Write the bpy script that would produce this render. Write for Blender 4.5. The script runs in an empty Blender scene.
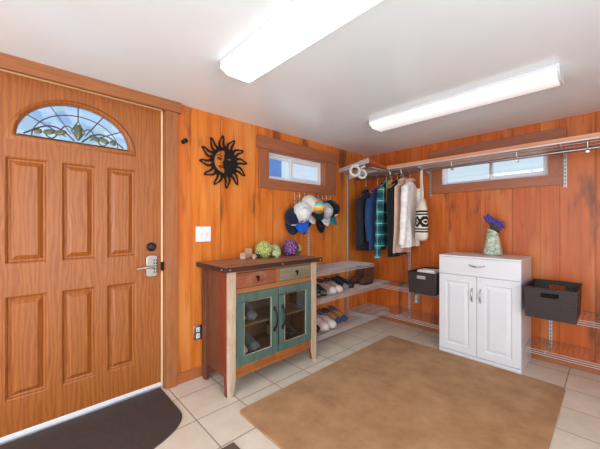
import bpy, bmesh, math, random
from mathutils import Vector, Matrix, noise as mnoise
random.seed(7)
PI = math.pi
S = bpy.context.scene
COL = S.collection

# ------------------------------------------------------------------ camera
cam_d = bpy.data.cameras.new('camera')
cam = bpy.data.objects.new('camera', cam_d)
COL.objects.link(cam)
cam.location = (2.335, -3.498, 1.25)
cam.rotation_euler = (PI / 2, 0, math.radians(46.6))
cam_d.sensor_width = 36.0
cam_d.lens = 295.0 / 600.0 * 36.0
cam_d.clip_start = 0.02
S.camera = cam

# ------------------------------------------------------------------ world, light, exposure
W = bpy.data.worlds.new('sky')
S.world = W
W.use_nodes = True
wn = W.node_tree.nodes
wl = W.node_tree.links
bg = wn['Background']
tc = wn.new('ShaderNodeTexCoord')
sp = wn.new('ShaderNodeSeparateXYZ')
rp = wn.new('ShaderNodeValToRGB')
wl.new(tc.outputs['Generated'], sp.inputs[0])
wl.new(sp.outputs['Z'], rp.inputs[0])
rp.color_ramp.elements[0].position = 0.0
rp.color_ramp.elements[0].color = (0.84, 0.93, 0.97, 1)
rp.color_ramp.elements[1].position = 0.5
rp.color_ramp.elements[1].color = (0.50, 0.72, 0.98, 1)
wl.new(rp.outputs[0], bg.inputs['Color'])
bg.inputs['Strength'].default_value = 1.25

S.view_settings.view_transform = 'Standard'
S.view_settings.look = 'None'
S.view_settings.gamma = 1.0
S.view_settings.use_curve_mapping = False
S.view_settings.exposure = -0.25


def area_light(name, loc, rot, sx, sy, power, color, parent=None):
    d = bpy.data.lights.new(name, 'AREA')
    d.shape = 'RECTANGLE'
    d.size, d.size_y = sx, sy
    d.energy = power
    d.color = color
    o = bpy.data.objects.new(name, d)
    COL.objects.link(o)
    o.location = loc
    o.rotation_euler = rot
    if parent:
        o.parent = parent
    return o


# fill lights added in unseen made-up openings behind and beside the camera
FILL_BACK = area_light('fill_light', (2.0, -5.36, 1.15), (PI / 2, 0, 0), 2.5, 1.9, 92.0, (0.84, 0.94, 1.0))
FILL_SIDE = area_light('fill_light', (3.76, -3.1, 1.15), (PI / 2, 0, PI / 2), 2.2, 1.9, 62.0, (0.84, 0.94, 1.0))
TUBE_STRENGTH = 3.6

# ------------------------------------------------------------------ materials
MATS = {}


def nodes(name):
    m = bpy.data.materials.new(name)
    m.use_nodes = True
    nt = m.node_tree
    return m, nt, nt.nodes['Principled BSDF']


def c4(c):
    return (c[0], c[1], c[2], 1.0)


def srgb(r, g, b):
    def f(v):
        v /= 255.0
        return v / 12.92 if v <= 0.04045 else ((v + 0.055) / 1.055) ** 2.4
    return (f(r), f(g), f(b))


def mix(nt, fac, a, b, mode='MIX'):
    n = nt.nodes.new('ShaderNodeMix')
    n.data_type = 'RGBA'
    n.blend_type = mode
    for sock, v in ((n.inputs[0], fac), (n.inputs[6], a), (n.inputs[7], b)):
        if hasattr(v, 'is_output'):
            nt.links.new(v, sock)
        elif isinstance(v, (int, float)):
            sock.default_value = v
        else:
            sock.default_value = c4(v)
    return n.outputs[2]


def math_n(nt, op, a, b=None):
    n = nt.nodes.new('ShaderNodeMath')
    n.operation = op
    for i, v in enumerate((a, b)):
        if v is None:
            continue
        if hasattr(v, 'is_output'):
            nt.links.new(v, n.inputs[i])
        else:
            n.inputs[i].default_value = v
    return n.outputs[0]


def ramp(nt, val, *stops):
    r = nt.nodes.new('ShaderNodeValToRGB')
    el = r.color_ramp.elements
    while len(el) < len(stops):
        el.new(0.5)
    for e, (p, c) in zip(el, stops):
        e.position = p
        e.color = c4(c) if not isinstance(c, (int, float)) else (c, c, c, 1)
    nt.links.new(val, r.inputs[0])
    return r.outputs[0]


def coords(nt, scale=(1, 1, 1), rot=(0, 0, 0), loc=(0, 0, 0)):
    t = nt.nodes.new('ShaderNodeTexCoord')
    mp = nt.nodes.new('ShaderNodeMapping')
    mp.inputs['Scale'].default_value = scale
    mp.inputs['Rotation'].default_value = rot
    mp.inputs['Location'].default_value = loc
    nt.links.new(t.outputs['Object'], mp.inputs[0])
    return mp.outputs[0]


def noise(nt, vec, scale=5, detail=4, rough=0.55):
    n = nt.nodes.new('ShaderNodeTexNoise')
    n.inputs['Scale'].default_value = scale
    n.inputs['Detail'].default_value = detail
    n.inputs['Roughness'].default_value = rough
    nt.links.new(vec, n.inputs['Vector'])
    return n.outputs['Fac']


def bump(nt, b, height, strength=0.2, dist=0.01):
    n = nt.nodes.new('ShaderNodeBump')
    n.inputs['Strength'].default_value = strength
    n.inputs['Distance'].default_value = dist
    nt.links.new(height, n.inputs['Height'])
    nt.links.new(n.outputs[0], b.inputs['Normal'])


def plain(name, col, rough=0.5, metal=0.0, var=0.06, scale=8.0, bmp=0.0, bscale=60.0, coat=0.0):
    """solid colour with slight mottling"""
    if name in MATS:
        return MATS[name]
    m, nt, b = nodes(name)
    v = coords(nt)
    n = noise(nt, v, scale, 3)
    dark = tuple(x * (1 - 2 * var) for x in col)
    lite = tuple(min(1, x * (1 + var)) for x in col)
    nt.links.new(ramp(nt, n, (0.3, dark), (0.7, lite)), b.inputs['Base Color'])
    b.inputs['Roughness'].default_value = rough
    b.inputs['Metallic'].default_value = metal
    b.inputs['Coat Weight'].default_value = coat
    if bmp:
        bump(nt, b, noise(nt, v, bscale, 3), bmp, 0.004)
    MATS[name] = m
    return m


def wood(name, dark, light, axis='z', scale=14.0, rough=0.45, stretch=0.07, wear=None, wear_amt=0.5, coat=0.0):
    if name in MATS:
        return MATS[name]
    m, nt, b = nodes(name)
    sc = [1, 1, 1]
    sc['xyz'.index(axis)] = stretch
    v = coords(nt, tuple(sc))
    g = noise(nt, v, scale, 6, 0.6)
    fine = noise(nt, v, scale * 7, 4, 0.6)
    c = ramp(nt, g, (0.32, dark), (0.68, light))
    f = ramp(nt, fine, (0.35, 0.72), (0.6, 1.0))
    c = mix(nt, 0.8, c, f, 'MULTIPLY')
    if wear:
        w = noise(nt, coords(nt, (1.6, 1.6, 1.6)), 6, 5, 0.7)
        c = mix(nt, ramp(nt, w, (0.5, 0.0), (0.66, wear_amt)), c, wear)
    nt.links.new(c, b.inputs['Base Color'])
    b.inputs['Roughness'].default_value = rough
    b.inputs['Coat Weight'].default_value = coat
    bump(nt, b, fine, 0.12, 0.003)
    MATS[name] = m
    return m


def oak(name, dark, light):
    """door grain: long wavy cathedral figure"""
    m, nt, b = nodes(name)
    v = coords(nt, (1, 1, 0.16))
    d = nt.nodes.new('ShaderNodeTexWave')
    d.wave_type = 'BANDS'
    d.bands_direction = 'Y'
    d.inputs['Scale'].default_value = 13
    d.inputs['Distortion'].default_value = 11.0
    d.inputs['Detail'].default_value = 3.0
    d.inputs['Detail Scale'].default_value = 1.3
    nt.links.new(v, d.inputs['Vector'])
    f = noise(nt, coords(nt, (1, 1, 0.04)), 90, 4)
    c = ramp(nt, d.outputs['Fac'], (0.1, dark), (0.75, light))
    c = mix(nt, 0.35, c, ramp(nt, f, (0.35, 0.6), (0.6, 1.0)), 'MULTIPLY')
    nt.links.new(c, b.inputs['Base Color'])
    b.inputs['Roughness'].default_value = 0.42
    bump(nt, b, f, 0.08, 0.002)
    return m


def plank_wall(name, axis, tones, dirt, pale, red):
    m, nt, b = nodes(name)
    t = nt.nodes.new('ShaderNodeTexCoord')
    s = nt.nodes.new('ShaderNodeSeparateXYZ')
    nt.links.new(t.outputs['Object'], s.inputs[0])
    u = s.outputs['XYZ'.index(axis.upper())]
    # boards of uneven width
    wob = math_n(nt, 'MULTIPLY', math_n(nt, 'SINE', math_n(nt, 'MULTIPLY', u, 9.7)), 0.28)
    q = math_n(nt, 'ADD', math_n(nt, 'DIVIDE', u, 0.205), wob)
    pid = math_n(nt, 'FLOOR', q)
    fr = math_n(nt, 'FRACT', q)
    wnz = nt.nodes.new('ShaderNodeTexWhiteNoise')
    wnz.noise_dimensions = '1D'
    nt.links.new(pid, wnz.inputs['W'])
    # each board gets its own grain offset
    cx = nt.nodes.new('ShaderNodeCombineXYZ')
    nt.links.new(u, cx.inputs[0])
    nt.links.new(math_n(nt, 'MULTIPLY', pid, 3.7), cx.inputs[1])
    nt.links.new(s.outputs['Z'], cx.inputs[2])
    mp = nt.nodes.new('ShaderNodeMapping')
    mp.inputs['Scale'].default_value = (1, 1, 0.06)
    nt.links.new(cx.outputs[0], mp.inputs[0])
    mp2 = nt.nodes.new('ShaderNodeMapping')
    mp2.inputs['Scale'].default_value = (1, 1, 0.28)
    nt.links.new(cx.outputs[0], mp2.inputs[0])
    g = noise(nt, mp.outputs[0], 16, 6, 0.62)
    base = ramp(nt, g, (0.3, tones[0]), (0.52, tones[1]), (0.72, tones[2]))
    base = mix(nt, ramp(nt, wnz.outputs[0], (0.0, 0.0), (1.0, 0.42)), base, red)
    big = noise(nt, mp2.outputs[0], 3.2, 3, 0.5)
    base = mix(nt, ramp(nt, big, (0.52, 0.0), (0.72, 0.55)), base, pale)
    # knots and smoky stains
    k = noise(nt, mp2.outputs[0], 6.0, 3, 0.55)
    base = mix(nt, ramp(nt, k, (0.575, 0.0), (0.70, 0.75)), base, dirt)
    k2 = noise(nt, mp.outputs[0], 40.0, 3, 0.5)
    base = mix(nt, ramp(nt, k2, (0.57, 0.0), (0.76, 0.5)), base, dirt)
    edge = math_n(nt, 'ABSOLUTE', math_n(nt, 'SUBTRACT', fr, 0.5))
    gr = ramp(nt, edge, (0.482, 0.0), (0.494, 0.55))
    base = mix(nt, gr, base, tuple(x * 0.5 for x in tones[0]))
    nt.links.new(base, b.inputs['Base Color'])
    b.inputs['Roughness'].default_value = 0.36
    b.inputs['Specular IOR Level'].default_value = 0.35
    bump(nt, b, math_n(nt, 'SUBTRACT', math_n(nt, 'MULTIPLY', g, 0.25), gr), 0.35, 0.004)
    return m


def tile_floor():
    m, nt, b = nodes('floor_tile')
    t = nt.nodes.new('ShaderNodeTexCoord')
    s = nt.nodes.new('ShaderNodeSeparateXYZ')
    nt.links.new(t.outputs['Object'], s.inputs[0])
    ux = math_n(nt, 'DIVIDE', math_n(nt, 'ADD', s.outputs[0], 10 * 0.3145 - 0.512), 0.3145)
    uy = math_n(nt, 'DIVIDE', math_n(nt, 'ADD', s.outputs[1], 20 * 0.3155 - 0.4595 + 0.9335), 0.3155)
    ex = math_n(nt, 'ABSOLUTE', math_n(nt, 'SUBTRACT', math_n(nt, 'FRACT', ux), 0.5))
    ey = math_n(nt, 'ABSOLUTE', math_n(nt, 'SUBTRACT', math_n(nt, 'FRACT', uy), 0.5))
    e = math_n(nt, 'MAXIMUM', ex, ey)
    gr = ramp(nt, e, (0.485, 0.0), (0.492, 1.0))
    cb = nt.nodes.new('ShaderNodeCombineXYZ')
    nt.links.new(math_n(nt, 'FLOOR', ux), cb.inputs[0])
    nt.links.new(math_n(nt, 'FLOOR', uy), cb.inputs[1])
    wnz = nt.nodes.new('ShaderNodeTexWhiteNoise')
    wnz.noise_dimensions = '2D'
    nt.links.new(cb.outputs[0], wnz.inputs['Vector'])
    n = noise(nt, coords(nt), 7, 6, 0.6)
    c = ramp(nt, n, (0.3, srgb(214, 200, 182)), (0.7, srgb(230, 219, 203)))
    c = mix(nt, ramp(nt, wnz.outputs[0], (0.0, 0.0), (1.0, 0.35)), c, srgb(206, 192, 170))
    c = mix(nt, gr, c, srgb(158, 138, 112))
    nt.links.new(c, b.inputs['Base Color'])
    b.inputs['Roughness'].default_value = 0.34
    b.inputs['Specular IOR Level'].default_value = 0.4
    bump(nt, b, math_n(nt, 'SUBTRACT', 1.0, gr), 0.4, 0.004)
    return m


def glass(name, tint=(0.95, 0.98, 1.0), gloss=0.08, rough=0.02):
    """thin pane: mostly lets light straight through, reflects a little"""
    m = bpy.data.materials.new(name)
    m.use_nodes = True
    nt = m.node_tree
    nt.nodes.remove(nt.nodes['Principled BSDF'])
    out = nt.nodes['Material Output']
    tr = nt.nodes.new('ShaderNodeBsdfTransparent')
    tr.inputs[0].default_value = c4(tint)
    gl = nt.nodes.new('ShaderNodeBsdfGlossy')
    gl.inputs['Roughness'].default_value = rough
    ms = nt.nodes.new('ShaderNodeMixShader')
    ms.inputs[0].default_value = gloss
    nt.links.new(tr.outputs[0], ms.inputs[1])
    nt.links.new(gl.outputs[0], ms.inputs[2])
    nt.links.new(ms.outputs[0], out.inputs[0])
    return m


def emit(name, col, strength):
    m, nt, b = nodes(name)
    b.inputs['Base Color'].default_value = c4((0.9, 0.9, 0.9))
    v = coords(nt)
    n = noise(nt, v, 40, 2)
    nt.links.new(ramp(nt, n, (0.0, tuple(x * 0.97 for x in col)), (1.0, col)), b.inputs['Emission Color'])
    b.inputs['Emission Strength'].default_value = strength
    return m


def fabric(name, col, rough=0.9, var=0.12, scale=20, weave=400, bmp=0.25, sheen=0.15):
    if name in MATS:
        return MATS[name]
    m, nt, b = nodes(name)
    v = coords(nt)
    n = noise(nt, v, scale, 4, 0.6)
    nt.links.new(ramp(nt, n, (0.3, tuple(x * (1 - var * 1.5) for x in col)), (0.7, tuple(min(1, x * (1 + var)) for x in col))), b.inputs['Base Color'])
    b.inputs['Roughness'].default_value = rough
    b.inputs['Sheen Weight'].default_value = sheen
    b.inputs['Specular IOR Level'].default_value = 0.2
    bump(nt, b, noise(nt, v, weave, 2), bmp, 0.003)
    MATS[name] = m
    return m


def woven(name, dark, light):
    m, nt, b = nodes(name)
    v = coords(nt)
    a = nt.nodes.new('ShaderNodeTexWave')
    a.bands_direction = 'Z'
    a.inputs['Scale'].default_value = 24
    nt.links.new(v, a.inputs['Vector'])
    d = nt.nodes.new('ShaderNodeTexWave')
    d.bands_direction = 'DIAGONAL'
    d.inputs['Scale'].default_value = 30
    nt.links.new(v, d.inputs['Vector'])
    f = math_n(nt, 'MULTIPLY', a.outputs['Fac'], d.outputs['Fac'])
    nt.links.new(ramp(nt, f, (0.0, dark), (0.7, light)), b.inputs['Base Color'])
    b.inputs['Roughness'].default_value = 0.5
    bump(nt, b, f, 0.6, 0.004)
    return m


def plaid():
    m, nt, b = nodes('teal_plaid')
    t = nt.nodes.new('ShaderNodeTexCoord')
    s = nt.nodes.new('ShaderNodeSeparateXYZ')
    nt.links.new(t.outputs['Object'], s.inputs[0])
    u = math_n(nt, 'ADD', s.outputs[0], s.outputs[1])

    def band(x, period, lo, hi, off=0.0):
        f = math_n(nt, 'FRACT', math_n(nt, 'ADD', math_n(nt, 'DIVIDE', x, period), off))
        return math_n(nt, 'MULTIPLY', math_n(nt, 'GREATER_THAN', f, lo), math_n(nt, 'LESS_THAN', f, hi))
    z = s.outputs[2]
    c = mix(nt, band(z, 0.13, 0.0, 0.45), srgb(24, 128, 134), srgb(16, 70, 84))
    c = mix(nt, math_n(nt, 'MULTIPLY', band(u, 0.10, 0.0, 0.45), 0.6), c, srgb(14, 62, 78))
    c = mix(nt, math_n(nt, 'MULTIPLY', band(z, 0.13, 0.68, 0.76), 0.8), c, srgb(170, 212, 205))
    c = mix(nt, math_n(nt, 'MULTIPLY', band(u, 0.10, 0.68, 0.76), 0.65), c, srgb(150, 200, 195))
    nt.links.new(c, b.inputs['Base Color'])
    b.inputs['Roughness'].default_value = 0.9
    return m


def knit_band(name, base, z0, z1, ink=(0.012, 0.012, 0.014)):
    """cream knit with a black geometric band between two heights"""
    m, nt, b = nodes(name)
    t = nt.nodes.new('ShaderNodeTexCoord')
    s = nt.nodes.new('ShaderNodeSeparateXYZ')
    nt.links.new(t.outputs['Object'], s.inputs[0])
    z = s.outputs[2]
    u = math_n(nt, 'SUBTRACT', s.outputs[1], math_n(nt, 'MULTIPLY', s.outputs[0], 0.3))
    h = z1 - z0
    v = math_n(nt, 'DIVIDE', math_n(nt, 'SUBTRACT', z, z0), h)

    def rng(x, lo, hi):
        return math_n(nt, 'MULTIPLY', math_n(nt, 'GREATER_THAN', x, lo), math_n(nt, 'LESS_THAN', x, hi))
    lines = math_n(nt, 'MAXIMUM', rng(v, 0.0, 0.07), math_n(nt, 'MAXIMUM', rng(v, 0.12, 0.19), math_n(nt, 'MAXIMUM', rng(v, 0.79, 0.86), rng(v, 0.91, 1.0))))
    fu = math_n(nt, 'ABSOLUTE', math_n(nt, 'SUBTRACT', math_n(nt, 'FRACT', math_n(nt, 'DIVIDE', u, 0.085)), 0.5))
    fv = math_n(nt, 'ABSOLUTE', math_n(nt, 'SUBTRACT', math_n(nt, 'DIVIDE', math_n(nt, 'SUBTRACT', v, 0.26), 0.46), 0.5))
    dia = math_n(nt, 'ADD', fu, fv)
    pat = math_n(nt, 'MAXIMUM', rng(dia, 0.30, 0.74), math_n(nt, 'LESS_THAN', dia, 0.18))
    pat = math_n(nt, 'MULTIPLY', pat, rng(v, 0.25, 0.74))
    k = math_n(nt, 'MAXIMUM', lines, pat)
    n = noise(nt, coords(nt), 120, 2)
    c = mix(nt, k, base, ink)
    nt.links.new(c, b.inputs['Base Color'])
    b.inputs['Roughness'].default_value = 0.95
    bump(nt, b, n, 0.5, 0.004)
    return m


# ------------------------------------------------------------------ geometry helpers
class MB:
    def __init__(self):
        self.b = bmesh.new()

    def box(self, x0, x1, y0, y1, z0, z1, m=None):
        vs = [self.b.verts.new((x, y, z)) for x in (x0, x1) for y in (y0, y1) for z in (z0, z1)]
        if m:
            for v in vs:
                v.co = m @ v.co
        for f in ((0, 1, 3, 2), (4, 6, 7, 5), (0, 4, 5, 1), (2, 3, 7, 6), (0, 2, 6, 4), (1, 5, 7, 3)):
            self.b.faces.new([vs[i] for i in f])
        return self

    def prism(self, pts, axis, a0, a1):
        """extrude a polygon (2D points in the other two axes, in xyz order) along axis"""
        i = 'xyz'.index(axis)

        def mk(p, a):
            l = list(p)
            l.insert(i, a)
            return self.b.verts.new(l)
        A = [mk(p, a0) for p in pts]
        B = [mk(p, a1) for p in pts]
        n = len(pts)
        self.b.faces.new(A)
        self.b.faces.new(B[::-1])
        for k in range(n):
            self.b.faces.new((A[k], B[k], B[(k + 1) % n], A[(k + 1) % n]))
        return self

    def strip(self, inner, outer, axis, a0, a1, closed=False):
        """band between two outlines of the same count, with thickness"""
        i = 'xyz'.index(axis)

        def mk(p, a):
            l = list(p)
            l.insert(i, a)
            return self.b.verts.new(l)
        rows = [[mk(p, a) for p in ln] for ln in (inner, outer) for a in (a0, a1)]
        I0, I1, O0, O1 = rows
        n = len(inner)
        for k in range(n if closed else n - 1):
            j = (k + 1) % n
            for q in ((I0, O0), (O0, O1), (O1, I1), (I1, I0)):
                self.b.faces.new((q[0][k], q[1][k], q[1][j], q[0][j]))
        if not closed:
            for k in (0, n - 1):
                self.b.faces.new((I0[k], O0[k], O1[k], I1[k]))
        return self

    def loft(self, rings, cap0=True, cap1=True):
        R = [[self.b.verts.new(p) for p in r] for r in rings]
        n = len(rings[0])
        for a, c in zip(R, R[1:]):
            for k in range(n):
                self.b.faces.new((a[k], a[(k + 1) % n], c[(k + 1) % n], c[k]))
        if cap0:
            self.b.faces.new(R[0][::-1])
        if cap1:
            self.b.faces.new(R[-1])
        return self

    def tube(self, pts, r, n=8, caps=True, closed=False):
        pts = [Vector(p) for p in pts]
        rs = r if isinstance(r, (list, tuple)) else [r] * len(pts)
        rings = []
        up = None
        for i, p in enumerate(pts):
            if closed:
                d = (pts[(i + 1) % len(pts)] - pts[i - 1]).normalized()
            else:
                d = (pts[min(i + 1, len(pts) - 1)] - pts[max(i - 1, 0)]).normalized()
            if up is None:
                up = d.orthogonal().normalized()
            else:
                up = (up - d * up.dot(d)).normalized()
            s = d.cross(up)
            rings.append([p + (up * math.cos(2 * PI * k / n) + s * math.sin(2 * PI * k / n)) * rs[i] for k in range(n)])
        if closed:
            rings.append(rings[0])
        self.loft(rings, caps and not closed, caps and not closed)
        return self

    def lathe(self, prof, n=24, c=(0, 0)):
        rings = [[(c[0] + r * math.cos(2 * PI * k / n), c[1] + r * math.sin(2 * PI * k / n), z) for k in range(n)] for r, z in prof]
        return self.loft(rings)

    def ball(self, c, r, n=10, m=None):
        if not isinstance(r, (tuple, list)):
            r = (r, r, r)
        rings = []
        for i in range(1, n):
            a = PI * i / n
            ring = []
            for k in range(n + 4):
                t = 2 * PI * k / (n + 4)
                p = Vector((r[0] * math.sin(a) * math.cos(t), r[1] * math.sin(a) * math.sin(t), -r[2] * math.cos(a)))
                if m:
                    p = m @ p
                ring.append(Vector(c) + p)
            rings.append(ring)
        return self.loft(rings)

    def grid(self, fn, nu, nv, thick=None):
        """sheet of fn(u,v) points"""
        V = [[self.b.verts.new(fn(i / nu, j / nv)) for j in range(nv + 1)] for i in range(nu + 1)]
        for i in range(nu):
            for j in range(nv):
                self.b.faces.new((V[i][j], V[i + 1][j], V[i + 1][j + 1], V[i][j + 1]))
        return self

    def xf(self, m):
        for v in self.b.verts:
            v.co = m @ v.co
        return self

    def build(self, name, mat, parent=None, bevel=0.0, smooth=True, solid=0.0, sub=0, segs=2, ang=35):
        bmesh.ops.remove_doubles(self.b, verts=self.b.verts, dist=1e-6)
        bmesh.ops.recalc_face_normals(self.b, faces=self.b.faces)
        me = bpy.data.meshes.new(name)
        self.b.to_mesh(me)
        self.b.free()
        if smooth:
            me.polygons.foreach_set('use_smooth', [True] * len(me.polygons))
            me.set_sharp_from_angle(angle=math.radians(ang))
        me.materials.append(mat)
        o = bpy.data.objects.new(name, me)
        COL.objects.link(o)
        if parent:
            o.parent = parent
        if solid:
            q = o.modifiers.new('thickness', 'SOLIDIFY')
            q.thickness = solid
            q.offset = 0
        if bevel:
            q = o.modifiers.new('edge', 'BEVEL')
            q.width = bevel
            q.segments = segs
            q.limit_method = 'ANGLE'
            q.angle_limit = math.radians(40)
        if sub:
            q = o.modifiers.new('smooth', 'SUBSURF')
            q.levels = sub
            q.render_levels = sub
        return o


def tag(o, label, cat, group=None):
    o['label'] = label
    o['category'] = cat
    if group:
        o['group'] = group
    return o


def thing(name, label, cat, loc=(0, 0, 0), rz=0.0, group=None):
    o = bpy.data.objects.new(name, None)
    o.empty_display_size = 0.05
    COL.objects.link(o)
    o.location = loc
    o.rotation_euler = (0, 0, rz)
    return tag(o, label, cat, group)


def struct(o, label=None, cat=None):
    o['kind'] = 'structure'
    if label:
        o['label'] = label
        o['category'] = cat
    return o


def structe(name, label, cat, loc=(0, 0, 0), rz=0):
    o = thing(name, label, cat, loc, rz)
    return struct(o)


def dup(root, loc, rz, label):
    r = root.copy()
    COL.objects.link(r)
    r.location = loc
    r.rotation_euler = (0, 0, rz)
    r['label'] = label
    for ch in list(root.children):
        c = ch.copy()
        COL.objects.link(c)
        c.parent = r
        for g in list(ch.children):
            d = g.copy()
            COL.objects.link(d)
            d.parent = c
    return r


def arc(c, r, a0, a1, n, ry=None):
    ry = r if ry is None else ry
    return [(c[0] + r * math.cos(a0 + (a1 - a0) * i / n), c[1] + ry * math.sin(a0 + (a1 - a0) * i / n)) for i in range(n + 1)]


# ------------------------------------------------------------------ material set
M_WALL_L = plank_wall('orange_stained_planks', 'y',
                      (srgb(192, 98, 34), srgb(218, 122, 46), srgb(228, 140, 62)), srgb(104, 66, 38), srgb(234, 162, 88), srgb(204, 100, 36))
M_WALL_B = plank_wall('red_stained_planks', 'x',
                      (srgb(178, 84, 27), srgb(204, 102, 39), srgb(214, 120, 56)), srgb(84, 54, 36), srgb(226, 150, 92), srgb(180, 84, 32))
M_PLASTER = plain('ceiling_paint', srgb(236, 247, 253), 0.2, var=0.01, scale=3)
M_TILE = tile_floor()
M_DOOR = oak('oak_grain_door', srgb(156, 84, 31), srgb(172, 98, 38))
M_CASING = wood('brown_casing', srgb(166, 98, 54), srgb(176, 108, 62), 'z', 10, 0.4)
M_CASE_Y = wood('brown_casing_across', srgb(166, 98, 54), srgb(176, 108, 62), 'y', 10, 0.4)
M_WCASE_Y = wood('window_casing_across', srgb(160, 94, 62), srgb(172, 104, 72), 'y', 10, 0.4)
M_WCASE_X = wood('window_casing_along', srgb(160, 94, 62), srgb(172, 104, 72), 'x', 10, 0.4)
M_WCASE_Z = wood('window_casing_upright', srgb(160, 94, 62), srgb(172, 104, 72), 'z', 10, 0.4)
M_CREAM = plain('cream_weatherstrip', srgb(238, 208, 160), 0.6)
M_VINYL = plain('white_vinyl', srgb(236, 236, 240), 0.35, var=0.01)
M_WHITE = plain('white_paint', srgb(226, 227, 231), 0.3, var=0.01)
M_PANE = glass('window_glass')
M_CABGLASS = glass('cabinet_glass', (0.92, 0.95, 0.95), 0.05)
M_ALU = plain('aluminium', srgb(205, 208, 214), 0.35, 0.7, var=0.04)
M_STEEL = plain('brushed_nickel', srgb(190, 188, 184), 0.3, 1.0, var=0.05)
M_CHROME = plain('chrome', srgb(150, 150, 152), 0.32, 1.0, var=0.03)
M_WIRE = plain('grey_wire', srgb(206, 204, 204), 0.4, 0.25, var=0.05)
M_WIRE_D = plain('dull_grey_wire', srgb(142, 128, 120), 0.5, 0.25, var=0.05)
M_BLACK = plain('black_metal', srgb(34, 34, 36), 0.45, 0.6, var=0.1, bmp=0.1)
M_BLACKP = plain('black_plastic', srgb(22, 22, 24), 0.4, var=0.1)
M_DARK = fabric('black_cloth', srgb(34, 35, 42))
M_RUBBER = plain('rubber_mat', srgb(70, 58, 54), 0.75, var=0.08, scale=40, bmp=0.3, bscale=250)

# ------------------------------------------------------------------ the room
H = 2.195
XR, YF = 3.7, -5.3
DY0, DY1 = -3.765, -2.69          # door opening in the left wall
WY0, WY1, WZ0, WZ1 = -1.73, -0.90, 1.70, 1.985
VX0, VX1 = 1.0, 1.94

f = MB().box(-0.3, XR + 0.2, YF - 0.2, 0.12, -0.1, 0).build('floor', M_TILE)
struct(f, 'cream square tiled floor', 'floor')
f = MB().box(-0.12, XR + 0.12, YF - 0.12, 0.12, H, H + 0.1).build('ceiling', M_PLASTER)
struct(f, 'smooth white ceiling', 'ceiling')
w = MB()
w.box(-0.12, 0, YF, DY0, 0, H).box(-0.12, 0, DY0, DY1, 2.14, H).box(-0.12, 0, DY1, WY0, 0, H)
w.box(-0.12, 0, WY0, WY1, 0, WZ0).box(-0.12, 0, WY0, WY1, WZ1, H).box(-0.12, 0, WY1, 0.12, 0, H)
struct(w.build('wall_left', M_WALL_L), 'orange stained plank wall holding the entry door', 'wall')
w = MB()
w.box(0, VX0, 0, 0.12, 0, H).box(VX0, VX1, 0, 0.12, 0, WZ0).box(VX0, VX1, 0, 0.12, WZ1, H).box(VX1, XR, 0, 0.12, 0, H)
struct(w.build('wall_back', M_WALL_B), 'reddish orange plank wall behind the white cabinet', 'wall')
w = MB()
w.box(XR, XR + 0.12, YF, -4.3, 0, H).box(XR, XR + 0.12, -4.3, -1.9, 0, 0.2).box(XR, XR + 0.12, -4.3, -1.9, 2.1, H).box(XR, XR + 0.12, -1.9, 0.12, 0, H)  # made-up opening that lets the added side fill light in
struct(w.build('wall_right', M_WALL_L), 'plank wall on the unseen side of the room', 'wall')
w = MB()
w.box(-0.12, 0.7, YF - 0.12, YF, 0, H).box(0.7, 3.3, YF - 0.12, YF, 0, 0.2).box(0.7, 3.3, YF - 0.12, YF, 2.1, H).box(3.3, XR + 0.12, YF - 0.12, YF, 0, H)  # opening invented so the added fill light reaches the room
struct(w.build('wall_front', M_WALL_B), 'plank wall behind the viewer', 'wall')

M_BASE_Y = wood('baseboard_along_left', srgb(170, 94, 50), srgb(182, 106, 58), 'y', 10, 0.45)
M_BASE_X = wood('baseboard_along_back', srgb(160, 92, 56), srgb(174, 104, 66), 'x', 10, 0.45)
struct(MB().box(0, 0.014, -2.615, 0, 0, 0.085).build('baseboard_left', M_BASE_Y, bevel=0.004), 'brown baseboard under the orange wall', 'baseboard')
struct(MB().box(0.014, XR, -0.014, 0, 0, 0.085).build('baseboard_back', M_BASE_X, bevel=0.004), 'brown baseboard behind the wire shelves', 'baseboard')

# ---- entry door
door = structe('door_1', 'wooden six panel entry door with arched leaded glass', 'door', (0, 0, 0))
XF = -0.035                     # front face of the door
dl, dr, dz0, dz1 = -3.735, -2.722, 0.032, 2.118
pan_y = [(-3.565, -3.378), (-3.312, -3.134), (-3.070, -2.892)]
pan_z = [(0.238, 0.835), (1.022, 1.642)]
lc, lr, lz, lh = -3.228, 0.318, 1.755, 0.272     # arch hole
s = MB()
s.box(-0.08, XF - 0.020, dl, dr, dz0, lz)
ys = [dl] + [v for p in pan_y for v in p] + [dr]
zs = [dz0] + [v for p in pan_z for v in p] + [lz]
for i in range(len(ys) - 1):
    for j in range(len(zs) - 1):
        if i % 2 == 1 and j % 2 == 1:
            continue
        s.box(XF - 0.0205, XF, ys[i], ys[i + 1], zs[j], zs[j + 1])
inner, outer = [], []
NA = 40
for k in range(NA + 1):
    a = PI - PI * k / NA
    inner.append((lc + lr * math.cos(a), lz + lh * math.sin(a)))
    dyv, dzv = math.cos(a), math.sin(a)
    tmax = min(((dr - lc) if dyv > 0 else (lc - dl)) / max(abs(dyv), 1e-6), (dz1 - lz) / max(dzv, 1e-6))
    outer.append((lc + dyv * tmax, lz + dzv * tmax))
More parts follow.
